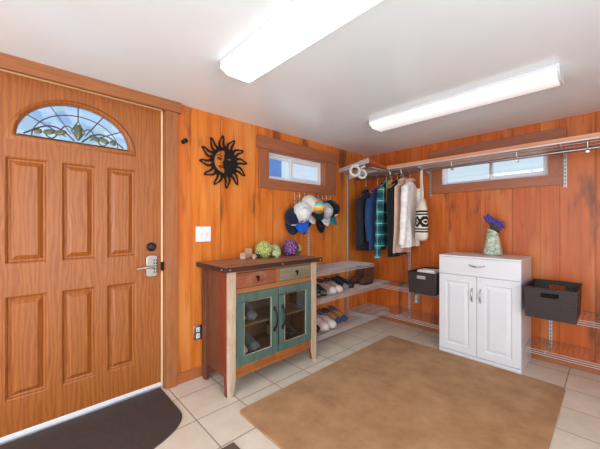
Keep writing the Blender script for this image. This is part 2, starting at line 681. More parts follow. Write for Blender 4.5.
# put true corners in
for tgt in ((dl, dz1), (dr, dz1)):
    k = min(range(NA + 1), key=lambda q: (outer[q][0] - tgt[0]) ** 2 + (outer[q][1] - tgt[1]) ** 2)
    outer[k] = tgt
s.strip(inner, outer, 'x', -0.08, XF)
s.build('slab', M_DOOR, door, smooth=False)
for (y0, y1) in pan_y:
    for (z0, z1) in pan_z:
        p = MB()
        x0 = XF - 0.0205

        def rect(x, d):
            return [(x, y0 + d, z0 + d), (x, y1 - d, z0 + d), (x, y1 - d, z1 - d), (x, y0 + d, z1 - d)]
        p.loft([rect(x0 + 0.018, 0.0), rect(x0 + 0.014, 0.007), rect(x0 + 0.003, 0.012), rect(x0 + 0.001, 0.022), rect(x0 + 0.004, 0.026), rect(x0 + 0.016, 0.044), rect(x0 + 0.019, 0.048)], cap0=False)
        p.build('raised_panel', M_DOOR, door, smooth=False)
# arch moulding, glass, came
n1 = [(lc + 0.318 * math.cos(PI - PI * k / NA), lz + 0.272 * math.sin(PI - PI * k / NA)) for k in range(NA + 1)]
n2 = [(lc + 0.290 * math.cos(PI - PI * k / NA), lz + 0.022 + 0.236 * math.sin(PI - PI * k / NA)) for k in range(NA + 1)]
n0 = [(lc + 0.336 * math.cos(PI - PI * k / NA), lz - 0.014 + 0.300 * math.sin(PI - PI * k / NA)) for k in range(NA + 1)]
mo = MB()
rings = [[(XF + 0.001, a, b) for a, b in n0], [(XF + 0.012, a, b) for a, b in n1], [(XF + 0.008, (a + c) / 2, (b + d) / 2) for (a, b), (c, d) in zip(n1, n2)], [(XF - 0.012, a, b) for a, b in n2], [(-0.075, a, b) for a, b in n2]]
mo.loft(rings, False, False)
mo.build('arch_moulding', M_DOOR, door, ang=60)

M_LEAD = plain('lead_came', srgb(96, 92, 84), 0.4, 0.8)


def leaded_glass():
    m, nt, b = nodes('bevelled_leaded_glass')
    v = nt.nodes.new('ShaderNodeTexVoronoi')
    v.inputs['Scale'].default_value = 16
    nt.links.new(coords(nt), v.inputs['Vector'])
    sp_ = nt.nodes.new('ShaderNodeSeparateColor')
    nt.links.new(v.outputs['Color'], sp_.inputs[0])
    c = ramp(nt, sp_.outputs[0], (0.0, (0.62, 0.74, 0.92)), (0.35, (0.86, 0.92, 1.0)), (0.6, (0.60, 0.74, 0.74)), (0.85, (0.42, 0.54, 0.82)), (1.0, (0.9, 0.95, 1.0)))
    nt.links.new(c, b.inputs['Base Color'])
    b.inputs['Transmission Weight'].default_value = 1.0
    b.inputs['Roughness'].default_value = 0.28
    b.inputs['IOR'].default_value = 1.12
    return m


g = MB()
pts = [(lc + 0.30 * math.cos(PI - PI * k / NA), lz + 0.012 + 0.25 * math.sin(PI - PI * k / NA)) for k in range(NA + 1)]
g.prism(pts, 'x', -0.062, -0.054)
g.build('arched_glass', leaded_glass(), door)
cm = MB()
gz = lz + 0.022
XC = -0.052


def came(p, r=0.0035):
    cm.tube([(XC, a, b) for a, b in p], r, 6)


came([(lc + 0.225 * math.cos(PI * k / 24), gz + 0.175 * math.sin(PI * k / 24)) for k in range(25)])
for a in (PI * 0.18, PI * 0.34, PI * 0.66, PI * 0.82):
    came([(lc + 0.075 * math.cos(a), gz + 0.06 * math.sin(a)), (lc + 0.285 * math.cos(a), gz + 0.232 * math.sin(a))])
came([(lc, gz + 0.14), (lc, gz + 0.236)])
for sg in (-1, 1):
    came([(lc + sg * 0.02 * (1 - q) + sg * (0.26 * q), gz + 0.012 + 0.085 * math.sin(PI * q) * (1 - 0.35 * q)) for q in [i / 14 for i in range(15)]], 0.005)
    came([(lc + sg * 0.03 + sg * 0.13 * q, gz + 0.085 + 0.03 * math.sin(2 * PI * q) - 0.06 * q) for q in [i / 12 for i in range(13)]], 0.004)
came([(lc, gz + 0.02), (lc + 0.035, gz + 0.075), (lc, gz + 0.145), (lc - 0.035, gz + 0.075), (lc, gz + 0.02)], 0.005)
came([(lc - 0.286, gz + 0.004), (lc + 0.286, gz + 0.004)], 0.004)
cm.build('lead_came', M_LEAD, door)
M_JEWEL = plain('olive_jewel_glass', srgb(92, 96, 66), 0.15, var=0.2, scale=30)
j = MB()
j.ball((XC, lc, gz + 0.08), (0.006, 0.024, 0.045), 8)
for sg in (-1, 1):
    for q, rr in ((0.09, 0.034), (0.145, 0.03), (0.195, 0.02)):
        j.ball((XC, lc + sg * q, gz + 0.062 - q * 0.12), (0.005, rr, 0.017), 8, Matrix.Rotation(sg * -0.35, 3, 'X'))
j.build('glass_scroll', M_JEWEL, door)
# sill sweep and hardware
MB().box(-0.07, XF + 0.005, dl, dr, 0.020, 0.047).build('sweep', M_VINYL, door, bevel=0.003)
db = MB().lathe([(0.0, 0.0), (0.033, 0.0), (0.033, 0.010), (0.026, 0.020), (0.016, 0.030), (0.0, 0.031)], 24)
db.xf(Matrix.Translation((XF, -2.79, 1.083)) @ Matrix.Rotation(PI / 2, 4, 'Y'))
o = db.build('deadbolt', M_BLACKP, door)
lk = MB()
lk.prism([(-2.829, 0.87), (-2.815, 0.862), (-2.765, 0.862), (-2.751, 0.87), (-2.751, 1.01), (-2.765, 1.022), (-2.815, 1.022), (-2.829, 1.01)], 'x', XF, XF + 0.022)
lp = lk.build('lock_plate', M_STEEL, door, bevel=0.004)
tk = MB()
tk.tube([(XF + 0.022, -2.79, 0.936), (XF + 0.05, -2.79, 0.936)], 0.012, 12)
tk.tube([(XF + 0.052, -2.785, 0.936), (XF + 0.056, -2.83, 0.936), (XF + 0.056, -2.885, 0.932), (XF + 0.05, -2.9, 0.931)], [0.01, 0.009, 0.008, 0.007], 8)
tk.build('lever', M_STEEL, lp)
kp = MB()
for i in range(5):
    for q in range(2):
        kp.ball((XF + 0.0225, -2.775 + q * 0.016, 0.895 + i * 0.022), (0.003, 0.005, 0.007), 6)
kp.build('keypad', M_BLACKP, lp)

# jamb, weatherstrip, casing
fr = structe('trim_1', 'brown casing round the entry door', 'door casing')
j = MB()
j.box(-0.12, 0.0, DY1 - 0.016, DY1, 0, 2.14).box(-0.12, 0.0, DY0, DY0 + 0.016, 0, 2.14).box(-0.12, 0.0, DY0, DY1, 2.128, 2.14)
j.build('jamb', M_CASING, fr)
MB().box(0, 0.022, DY1 - 0.012, -2.615, 0, 2.115).box(0, 0.022, -3.85, DY0 + 0.012, 0, 2.115).build('side_casing', M_CASING, fr, bevel=0.002)
MB().box(0, 0.034, -3.87, -2.592, 2.115, H).build('head_casing', M_CASE_Y, fr, bevel=0.002)
k = MB()
k.box(-0.040, -0.026, dr + 0.001, DY1 - 0.0205, 0.02, 2.128).box(-0.040, -0.026, dl, DY1 - 0.0205, 2.119, 2.128)
k.build('weatherstrip', M_CREAM, fr)
MB().box(-0.048, -0.004, -2.722, -2.7045, 0.90, 0.965).build('strike_plate', M_BLACK, fr)
struct(MB().box(-0.12, -0.033, DY0 + 0.016, DY1 - 0.016, 0, 0.019).build('trim_2', M_ALU, bevel=0.003), 'pale metal door threshold', 'threshold')

# ---- window in the left wall
w1 = structe('window_1', 'small white sliding window with brown casing above the caps', 'window')
MB().box(0, 0.022, -1.845, WY0 + 0.004, WZ0 - 0.004, WZ1 + 0.004).box(0, 0.022, WY1 - 0.004, -0.71, WZ0 - 0.004, WZ1 + 0.004).build('side_casing', M_WCASE_Z, w1, bevel=0.002)
MB().box(0, 0.022, -1.845, -0.71, 1.605, WZ0).build('bottom_casing', M_WCASE_Y, w1, bevel=0.002)
MB().box(0, 0.036, -1.868, -0.69, WZ1 + 0.002, 2.105).build('head_casing', M_WCASE_Y, w1, bevel=0.002)
MB().box(-0.12, 0, WY0, WY1, WZ0, WZ0 + 0.006).box(-0.12, 0, WY0, WY1, WZ1 - 0.006, WZ1).box(-0.12, 0, WY0, WY0 + 0.006, WZ0, WZ1).box(-0.12, 0, WY1 - 0.006, WY1, WZ0, WZ1).build('jamb_lining', M_WCASE_Y, w1)


def frame_x(mb, x0, x1, y0, y1, z0, z1, t):
    mb.box(x0, x1, y0, y1, z0, z0 + t).box(x0, x1, y0, y1, z1 - t, z1)
    mb.box(x0, x1, y0, y0 + t, z0 + t, z1 - t).box(x0, x1, y1 - t, y1, z0 + t, z1 - t)
    return mb


def frame_y(mb, y0, y1, x0, x1, z0, z1, t):
    mb.box(x0, x1, y0, y1, z0, z0 + t).box(x0, x1, y0, y1, z1 - t, z1)
    mb.box(x0, x0 + t, y0, y1, z0 + t, z1 - t).box(x1 - t, x1, y0, y1, z0 + t, z1 - t)
    return mb


a0, a1, b0, b1 = WY0 + 0.006, WY1 - 0.006, WZ0 + 0.006, WZ1 - 0.006
frame_x(MB(), -0.11, -0.05, a0, a1, b0, b1, 0.022).build('window_frame', M_VINYL, w1, bevel=0.002)
sa = frame_x(MB(), -0.075, -0.052, -1.375, a1 - 0.02, b0 + 0.02, b1 - 0.02, 0.034).build('sliding_sash', M_VINYL, w1, bevel=0.003)
MB().box(-0.066, -0.062, -1.345, a1 - 0.05, b0 + 0.05, b1 - 0.05).build('pane', M_PANE, sa)
sb = frame_x(MB(), -0.105, -0.08, a0 + 0.02, -1.352, b0 + 0.02, b1 - 0.02, 0.022).build('fixed_sash', M_VINYL, w1, bevel=0.003)
MB().box(-0.095, -0.091, a0 + 0.04, -1.372, b0 + 0.04, b1 - 0.04).build('pane', M_PANE, sb)

# ---- window in the back wall
w2 = structe('window_2', 'long white sliding window behind the hanging rod', 'window')
MB().box(0.888, VX0 + 0.004, -0.022, 0, WZ0 - 0.004, WZ1 + 0.004).box(VX1 - 0.004, 2.042, -0.022, 0, WZ0 - 0.004, WZ1 + 0.004).build('side_casing', M_WCASE_Z, w2, bevel=0.002)
MB().box(0.888, 2.042, -0.022, 0, 1.605, WZ0).build('bottom_casing', M_WCASE_X, w2, bevel=0.002)
MB().box(0.868, 2.062, -0.036, 0, WZ1 + 0.002, 2.105).build('head_casing', M_WCASE_X, w2, bevel=0.002)
MB().box(VX0, VX1, 0, 0.12, WZ0, WZ0 + 0.006).box(VX0, VX1, 0, 0.12, WZ1 - 0.006, WZ1).box(VX0, VX0 + 0.006, 0, 0.12, WZ0, WZ1).box(VX1 - 0.006, VX1, 0, 0.12, WZ0, WZ1).build('jamb_lining', M_VINYL, w2)
a0, a1 = VX0 + 0.006, VX1 - 0.006
frame_y(MB(), 0.05, 0.11, a0, a1, b0, b1, 0.012).build('window_frame', M_VINYL, w2, bevel=0.002)
sa = frame_y(MB(), 0.052, 0.075, 1.455, a1 - 0.012, b0 + 0.012, b1 - 0.012, 0.028).build('sliding_sash', M_VINYL, w2, bevel=0.003)
MB().box(1.48, a1 - 0.038, 0.062, 0.066, b0 + 0.038, b1 - 0.038).build('pane', M_PANE, sa)
MB().box(1.462, 1.482, 0.044, 0.052, 1.77, 1.90).build('sash_lock', M_STEEL, sa)
sb = frame_y(MB(), 0.08, 0.105, a0 + 0.012, 1.478, b0 + 0.012, b1 - 0.012, 0.012).build('fixed_sash', M_VINYL, w2, bevel=0.003)
MB().box(a0 + 0.022, 1.468, 0.091, 0.095, b0 + 0.022, b1 - 0.022).build('pane', M_PANE, sb)

# ---- blue panel standing outside the left window
M_BLUE = plain('blue_siding', srgb(120, 172, 245), 0.6, var=0.05)
o = MB().box(-1.55, -1.5, -0.62, -0.30, 0, 2.9).build('outdoor_panel', M_BLUE)
tag(o, 'bright blue panel outdoors behind left pane of the small window', 'panel')

# ------------------------------------------------------------------ ceiling lights
M_HOUSE = plain('fixture_enamel', srgb(222, 222, 226), 0.4, var=0.01)
M_LENS = emit('fixture_lens', (0.96, 0.985, 1.0), TUBE_STRENGTH)

M_LENS2 = emit('fixture_lens_soft', (0.96, 0.985, 1.0), 0.62)


def ceiling_light(loc, label, lens, L=1.30):
    t = thing('ceiling_light', label, 'ceiling light', loc, 0, 'fluorescent ceiling lights')
    hw = 0.115
    MB().box(-L / 2, L / 2, -hw, hw, -0.022, 0).build('housing', M_HOUSE, t, bevel=0.003)
    prof = [(-hw + 0.004, -0.022), (-hw + 0.006, -0.042), (-0.07, -0.068), (0.07, -0.068), (hw - 0.006, -0.042), (hw - 0.004, -0.022)]
    MB().prism(prof, 'x', -L / 2 + 0.012, L / 2 - 0.012).build('lens', lens, t)
    for sx in (-1, 1):
        pr = [(-hw, -0.022), (-hw, -0.044), (-0.073, -0.072), (0.073, -0.072), (hw, -0.044), (hw, -0.022)]
        MB().prism(pr, 'x', sx * (L / 2 - 0.012), sx * L / 2).build('end_cap', M_HOUSE, t, bevel=0.002)
    return t


ceiling_light((1.43, -2.55, H), 'white ceiling light over the floor before the entry door, cut off by picture edge', M_LENS)
ceiling_light((1.475, -1.10, H), 'white ceiling light parallel to the back wall, nearer the coats', M_LENS2)
ceiling_light((1.6, -4.4, H), 'white ceiling light added unseen behind the viewer for fill', M_LENS)  # unseen extra fixture, added to brighten the room

# ------------------------------------------------------------------ wall fittings by the door
sun = thing('sun_wall_ornament', 'black metal sun and moon face ornament hanging on the orange wall', 'wall ornament', (0.012, -2.208, 1.795))
ring = MB()
ring.strip(arc((0, 0), 0.098, 0, 2 * PI, 47)[:-1], arc((0, 0), 0.122, 0, 2 * PI, 47)[:-1], 'x', 0, 0.006, closed=True)
for k in range(36):
    a = 2 * PI * (k + 0.5) / 36
    p = [(0.120 * math.cos(a - 0.06), 0.120 * math.sin(a - 0.06)), (0.139 * math.cos(a), 0.139 * math.sin(a)), (0.120 * math.cos(a + 0.06), 0.120 * math.sin(a + 0.06))]
    ring.prism(p, 'x', 0, 0.006)
ring.build('rim', M_BLACK, sun, smooth=False)
for k in range(12):
    a = 2 * PI * k / 12 + 0.13
    for_in, for_out = [], []
    R = Matrix.Rotation(a, 2)
    cen = [(0.122 + 0.112 * q, 0.010 * math.sin(q * 5.2)) for q in [i / 10 for i in range(11)]]
    wid = [0.031 * (1 - q) ** 0.6 + 0.005 * math.sin(PI * q) for q in [i / 10 for i in range(11)]]
    ray = MB()
    for sg in (-1, 1):
        A = [R @ Vector((c[0], c[1] + sg * w_)) for c, w_ in zip(cen, wid)]
        B = [R @ Vector((c[0], c[1] + sg * w_ * (0.38 if i < 8 else 0.0))) for i, (c, w_) in enumerate(zip(cen, wid))]
        ray.strip([(p.x, p.y) for p in A], [(p.x, p.y) for p in B], 'x', 0, 0.006)
    ray.build('ray', M_BLACK, sun, smooth=False)
face = MB()
prof = [(0.0, 0.098), (0.004, 0.07), (-0.002, 0.045), (0.0, 0.028), (-0.010, 0.008), (-0.022, -0.012), (-0.010, -0.020), (-0.016, -0.032), (-0.008, -0.038), (-0.014, -0.048), (-0.002, -0.06), (0.0, -0.098)]
half = arc((0, 0), 0.099, -PI / 2, PI / 2, 20)
# moon half with an eye opening: built as two bands round the eye
eye_c = (0.045, 0.026)
poly = prof + half[1:-1]
ctr = eye_c
eye = []
for p in poly:
    a = math.atan2(p[1] - ctr[1], p[0] - ctr[0])
    eye.append((ctr[0] + 0.02 * math.cos(a), ctr[1] + 0.008 * math.sin(a)))
face.strip(eye, poly, 'x', 0, 0.006, closed=True)
face.build('moon_face', M_BLACK, sun, smooth=False)
for nm, line, r in (('eyelid', [(-0.068, 0.024), (-0.05, 0.034), (-0.03, 0.026)], 0.004), ('eyelid', [(-0.066, 0.022), (-0.048, 0.014), (-0.030, 0.024)], 0.004), ('eyebrow', [(-0.075, 0.048), (-0.05, 0.056), (-0.024, 0.044)], 0.003),
                    ('lip', [(-0.055, -0.042), (-0.032, -0.037), (-0.012, -0.034)], 0.004), ('lip', [(-0.05, -0.046), (-0.03, -0.054), (-0.012, -0.048)], 0.003)):
    MB().tube([(0.003, a, b) for a, b in line], r, 6).build(nm, M_BLACK, sun)

sw = thing('light_switch', 'white double switch plate on the orange wall beside the door', 'light switch', (0, -2.397, 1.17))
MB().box(0, 0.007, -0.066, 0.066, -0.063, 0.063).build('plate', M_VINYL, sw, bevel=0.004)
for sy in (-1, 1):
    MB().box(0.006, 0.010, sy * 0.024 - 0.006, sy * 0.024 + 0.006, -0.014, 0.014).box(0.008, 0.018, sy * 0.024 - 0.004, sy * 0.024 + 0.004, 0.002, 0.01).build('toggle', M_WHITE, sw)


def outlet(loc, rz, label):
    t = thing('power_outlet', label, 'power outlet', loc, rz, 'power outlets')
    MB().box(-0.036, 0.036, -0.007, 0, -0.058, 0.058).build('plate', M_STEEL, t, bevel=0.003)
    for sz in (-1, 1):
        r = MB().box(-0.016, 0.016, -0.012, -0.006, sz * 0.026 - 0.019, sz * 0.026 + 0.019).build('receptacle', M_WHITE, t, bevel=0.004)
        MB().box(-0.008, -0.005, -0.0135, -0.0115, sz * 0.026 - 0.006, sz * 0.026 + 0.007).box(0.005, 0.008, -0.0135, -0.0115, sz * 0.026 - 0.006, sz * 0.026 + 0.007).build('slot', M_BLACKP, r)
    return t


outlet((0, -2.445, 0.365), PI / 2, 'metal outlet plate on the orange wall beside the rustic cabinet')
outlet((0.70, 0, 0.345), 0, 'metal outlet plate low on the back wall below the dark basket with papers')

hk = thing('coat_hook', 'small black knob hook high on the wall beside the door casing', 'hook', (0, -2.565, 1.905))
MB().lathe([(0.0, 0), (0.018, 0), (0.018, 0.006), (0.007, 0.01), (0.007, 0.03), (0.019, 0.04), (0.019, 0.052), (0.0, 0.056)], 14).xf(Matrix.Rotation(PI / 2, 4, 'Y')).build('knob', M_BLACK, hk)

# ------------------------------------------------------------------ rugs and mats
def rounded_rect(x0, x1, y0, y1, r, n=6):
    p = []
    for cx, cy, a in ((x1 - r, y1 - r, 0), (x0 + r, y1 - r, PI / 2), (x0 + r, y0 + r, PI), (x1 - r, y0 + r, 1.5 * PI)):
        p += arc((cx, cy), r, a, a + PI / 2, n)
    return p


def carpet():
    m, nt, b = nodes('tan_carpet')
    n = noise(nt, coords(nt), 5, 5, 0.65)
    n2 = noise(nt, coords(nt), 220, 2)
    c = ramp(nt, n, (0.3, srgb(166, 121, 80)), (0.7, srgb(196, 152, 110)))
    c = mix(nt, 0.5, c, ramp(nt, n2, (0.3, 0.72), (0.7, 1.0)), 'MULTIPLY')
    nt.links.new(c, b.inputs['Base Color'])
    b.inputs['Roughness'].default_value = 1.0
    b.inputs['Sheen Weight'].default_value = 0.1
    b.inputs['Specular IOR Level'].default_value = 0.05
    bump(nt, b, n2, 0.6, 0.006)
    return m


o = MB().prism(rounded_rect(0.625, 2.095, -2.45, -0.502, 0.035), 'z', 0.0, 0.013).build('area_rug', carpet(), bevel=0.005)
tag(o, 'large tan carpet rug lying on the tiles before the white cabinet', 'rug')
pts = [(-0.028, -2.725), (-0.028, -3.68)]
for k in range(25):
    a = -PI / 2 + PI * k / 24
    pts.append((0.36 + 0.26 * math.cos(a), -3.2025 + 0.4775 * math.sin(a)))
o = MB().prism(pts, 'z', 0.0, 0.009).build('door_mat', M_RUBBER, bevel=0.003)
tag(o, 'dark brown half round mat lying against the entry door', 'door mat')
M_MAT2 = fabric('brown_mat_pile', srgb(96, 74, 64), bmp=0.5)
o = MB().prism(rounded_rect(0.848, 1.45, -3.5, -2.615, 0.008), 'z', 0.0, 0.008).build('floor_mat', M_MAT2, bevel=0.002)
tag(o, 'brown mat at the bottom picture edge, one corner visible on the tiles', 'floor mat')

# ------------------------------------------------------------------ rustic cabinet
M_RW_BROWN = wood('reclaimed_brown', srgb(84, 46, 30), srgb(140, 86, 58), 'z', 10, 0.55, wear=srgb(104, 50, 36), wear_amt=0.7)
M_RW_RED = wood('reclaimed_red', srgb(112, 46, 28), srgb(142, 66, 42), 'z', 12, 0.55)
M_RW_PALE = wood('reclaimed_pale', srgb(180, 150, 120), srgb(214, 190, 164), 'z', 14, 0.6, wear=srgb(176, 138, 100), wear_amt=0.5)
M_RW_TOP = wood('reclaimed_top', srgb(146, 94, 64), srgb(188, 136, 100), 'y', 10, 0.5, wear=srgb(100, 62, 44))
M_RW_EDGE = wood('dark_edge_band', srgb(52, 28, 24), srgb(76, 44, 36), 'y', 16, 0.45)
M_RW_RAIL = wood('reclaimed_tan', srgb(140, 82, 40), srgb(176, 114, 64), 'y', 12, 0.55, wear=srgb(110, 66, 40))
M_RW_APRON = wood('reclaimed_orange', srgb(134, 72, 26), srgb(186, 112, 52), 'y', 14, 0.55, wear=srgb(106, 60, 34), wear_amt=0.8)
M_RW_DRED = wood('drawer_red', srgb(122, 62, 36), srgb(160, 90, 60), 'y', 12, 0.55, wear=srgb(172, 120, 92), wear_amt=0.6)
M_RW_GREY = wood('drawer_grey', srgb(112, 102, 82), srgb(146, 136, 116), 'y', 12, 0.55, wear=srgb(134, 106, 78), wear_amt=0.6)
M_TEAL = wood('teal_paint', srgb(62, 90, 82), srgb(88, 116, 106), 'z', 9, 0.5, wear=srgb(84, 98, 88), wear_amt=0.6)
M_RW_INSIDE = wood('cabinet_inside', srgb(98, 72, 54), srgb(134, 102, 78), 'y', 10, 0.7)  # brown grained boards of the cabinet inside
CY0, CY1, CXB, CXF = -2.425, -1.508, 0.035, 0.45
cab = thing('rustic_cabinet', 'rustic cabinet of mixed coloured wood with two green glazed doors', 'cabinet', (0.24, -1.965, 0))


def C(mb, name, mat, parent=None, **k):
    mb.xf(Matrix.Translation((-0.24, 1.965, 0)))
    return mb.build(name, mat, parent or cab, **k)


top = C(MB().box(0.012, 0.472, CY0 - 0.028, CY1 + 0.042, 0.918, 0.946), 'top', M_RW_TOP, bevel=0.003)
e = MB().box(0.468, 0.480, CY0 - 0.036, CY1 + 0.050, 0.908, 0.944).box(0.008, 0.470, CY0 - 0.036, CY0 - 0.026, 0.908, 0.944).box(0.008, 0.470, CY1 + 0.040, CY1 + 0.050, 0.908, 0.944)
C(e, 'edge_band', M_RW_EDGE, top, bevel=0.002)
for p in ((0.482, CY0 + 0.0), (0.482, -1.94), (0.482, CY1 + 0.02), (0.43, CY0 - 0.037)):
    C(MB().ball((p[0], p[1], 0.926), 0.006, 6), 'stud', M_STEEL, top)


def post(x0, x1, y0, y1, taper_y):
    m = MB()
    zb = 0.13

    def rr(z, x0, x1, y0, y1):
        return [(x0, y0, z), (x1, y0, z), (x1, y1, z), (x0, y1, z)]
    if taper_y > 0:
        m.loft([rr(0, x0 + 0.01, x1 - 0.004, y0, y1 - 0.02), rr(zb, x0, x1, y0, y1), rr(0.908, x0, x1, y0, y1)])
    else:
        m.loft([rr(0, x0 + 0.01, x1 - 0.004, y0 + 0.02, y1), rr(zb, x0, x1, y0, y1), rr(0.908, x0, x1, y0, y1)])
    return m


C(post(CXF - 0.020, CXF + 0.004, CY0, CY0 + 0.066, 1), 'leg', M_RW_PALE, bevel=0.003)['label'] = 'pale wooden front leg post'
C(post(CXF - 0.06, CXF - 0.0205, CY0 + 0.0005, CY0 + 0.05, 1), 'leg', M_RW_RED, bevel=0.003)
C(post(CXF - 0.020, CXF + 0.004, CY1 - 0.066, CY1, -1), 'leg', M_RW_PALE, bevel=0.003)['label'] = 'pale wooden front leg post'
C(post(CXF - 0.06, CXF - 0.0205, CY1 - 0.05, CY1 - 0.0005, -1), 'leg', M_RW_RED, bevel=0.003)
C(post(CXB, CXB + 0.066, CY0, CY0 + 0.05, 1), 'leg', M_RW_BROWN, bevel=0.003)
C(post(CXB, CXB + 0.066, CY1 - 0.05, CY1, -1), 'leg', M_RW_BROWN, bevel=0.003)
for nm, y0, y1 in (('side_panel', CY0 + 0.008, CY0 + 0.024), ('side_panel', CY1 - 0.024, CY1 - 0.008)):
    sp_ = C(MB().box(CXB + 0.066, CXF - 0.0605, y0, y1, 0.135, 0.908), nm, M_RW_BROWN)
    if y0 < -2:
        C(MB().box(CXF - 0.15, CXF - 0.0605, y0 - 0.003, y0 + 0.004, 0.135, 0.908), 'board', M_RW_RED, sp_)
C(MB().box(CXB + 0.01, CXB + 0.022, CY0 + 0.05, CY1 - 0.05, 0.13, 0.905), 'back_panel', M_RW_INSIDE)
C(MB().box(CXB + 0.022, CXF - 0.03, CY0 + 0.05, CY1 - 0.05, 0.195, 0.21), 'bottom_shelf', M_RW_INSIDE)
C(MB().box(CXB + 0.022, CXF - 0.06, CY0 + 0.05, CY1 - 0.05, 0.46, 0.475), 'middle_shelf', M_RW_INSIDE)
fr_ = MB()
yl, yr, ym = CY0 + 0.066, CY1 - 0.066, -1.963
fr_.box(CXF - 0.03, CXF - 0.004, yl, yr, 0.893, 0.908).box(CXF - 0.03, CXF - 0.004, yl, yr, 0.738, 0.775).box(CXF - 0.03, CXF - 0.004, ym - 0.02, ym + 0.02, 0.775, 0.893)
C(fr_, 'front_frame', M_RW_RAIL)
C(MB().box(CXF - 0.026, CXF - 0.004, yl, yr, 0.122, 0.199), 'apron', M_RW_APRON, bevel=0.002)
M_KNOB = plain('dark_iron', srgb(44, 36, 34), 0.45, 0.7)
for y0, y1, mm, lab in ((yl + 0.003, ym - 0.022, M_RW_DRED, 'reddish brown drawer front'), (ym + 0.022, yr - 0.003, M_RW_GREY, 'weathered grey drawer front')):
    d = C(MB().box(CXF - 0.028, CXF - 0.002, y0, y1, 0.778, 0.889), 'drawer', mm, bevel=0.003)
    d['label'] = lab
    yc = (y0 + y1) / 2 + 0.005
    kb = MB().box(CXF - 0.003, CXF + 0.004, yc - 0.016, yc + 0.016, 0.838, 0.852)
    kb.prism([(yc - 0.011, 0.842), (yc + 0.011, 0.842), (yc + 0.004, 0.812), (yc - 0.004, 0.812)], 'x', CXF + 0.004, CXF + 0.014)
    C(kb, 'pull', M_KNOB, d, bevel=0.002)
for y0, y1, hy in ((yl + 0.002, ym - 0.004, -2.003), (ym + 0.004, yr - 0.002, -1.918)):
    d = C(frame_x(MB(), CXF - 0.024, CXF + 0.002, y0, y1, 0.201, 0.736, 0.066), 'door', M_TEAL, bevel=0.003)
    d['label'] = 'green painted door frame round clear glass'
    lip = frame_x(MB(), CXF - 0.004, CXF + 0.0005, y0 + 0.064, y1 - 0.064, 0.265, 0.672, 0.006)
    C(lip, 'bead', M_RW_PALE, d)
    C(MB().box(CXF - 0.020, CXF - 0.010, y0 + 0.064, y1 - 0.064, 0.265, 0.672), 'pane', M_CABGLASS, d)
    hd = MB()
    zz = [0.40 + 0.17 * i / 10 for i in range(11)]
    hd.tube([(CXF + 0.006 + 0.034 * math.sin(PI * i / 10) ** 0.7, hy, z) for i, z in enumerate(zz)], [0.008 if i in (0, 10) else 0.006 for i in range(11)], 8)
    hd.ball((CXF + 0.006, hy, 0.40), (0.008, 0.012, 0.02), 8).ball((CXF + 0.006, hy, 0.57), (0.008, 0.012, 0.02), 8)
    C(hd, 'handle', M_KNOB, d)

# ------------------------------------------------------------------ white cabinet
wc = thing('white_cabinet', 'white two door cabinet with one drawer standing against the back wall', 'cabinet', (1.4825, -0.22, 0))
X0, X1, YFc, YB = 1.15, 1.815, -0.465, -0.018


def Q(mb, name, mat, parent=None, **k):
    mb.xf(Matrix.Translation((-1.4825, 0.22, 0)))
    return mb.build(name, mat, parent or wc, **k)


bd = MB().box(X0, X0 + 0.016, YFc + 0.018, YB, 0, 0.937).box(X1 - 0.016, X1, YFc + 0.018, YB, 0, 0.937).box(X0 + 0.016, X1 - 0.016, YB - 0.012, YB, 0, 0.937)
bd.box(X0 + 0.016, X1 - 0.016, YFc + 0.018, YB - 0.012, 0.035, 0.05).box(X0 + 0.016, X1 - 0.016, YFc + 0.018, YB - 0.012, 0.76, 0.775).box(X0 + 0.016, X1 - 0.016, YFc + 0.018, YFc + 0.03, 0, 0.035)
Q(bd, 'body', M_WHITE)
Q(MB().box(X0 - 0.001, X1 + 0.001, YFc, YB, 0.937, 0.953), 'top', M_WHITE, bevel=0.003)
Q(MB().box(X0, X1, YFc + 0.002, YFc + 0.0175, 0, 0.03), 'plinth', M_WHITE, bevel=0.002)


def pull(mb, p0, p1, out):
    p0, p1 = Vector(p0), Vector(p1)
    n = 12
    pts = [p0.lerp(p1, i / n) + Vector((0, -out * math.sin(PI * i / n) ** 0.6, 0)) for i in range(n + 1)]
    mb.tube(pts, [0.0045 + 0.002 * math.sin(PI * i / n) for i in range(n + 1)], 8)
    return mb


dw = Q(MB().box(X0 + 0.001, X1 - 0.001, YFc - 0.001, YFc + 0.0175, 0.772, 0.935), 'drawer', M_WHITE, bevel=0.002)
hm = MB()
pts = [(1.42 + 0.13 * i / 12, YFc - 0.001 - 0.028 * math.sin(PI * i / 12) ** 0.6, 0.876 - 0.014 * math.sin(PI * i / 12)) for i in range(13)]
hm.tube(pts, [0.004 + 0.003 * math.sin(PI * i / 12) for i in range(13)], 8)
Q(hm, 'handle', M_STEEL, dw)
for x0, x1, hx in ((X0 + 0.001, 1.4815, 1.447), (1.4845, X1 - 0.001, 1.516)):
    dd = MB()

    def rc(y, d):
        return [(x0 + d, y, 0.038 + d), (x1 - d, y, 0.038 + d), (x1 - d, y, 0.768 - d), (x0 + d, y, 0.768 - d)]
    dd.loft([rc(YFc + 0.0175, 0), rc(YFc + 0.001, 0), rc(YFc - 0.001, 0.002), rc(YFc - 0.001, 0.062), rc(YFc + 0.007, 0.070), rc(YFc + 0.007, 0.078), rc(YFc + 0.0, 0.098), rc(YFc - 0.001, 0.102)])
    ob = Q(dd, 'door', M_WHITE, smooth=False)
    Q(pull(MB(), (hx, YFc - 0.001, 0.535), (hx, YFc - 0.001, 0.66), 0.03), 'handle', M_STEEL, ob)

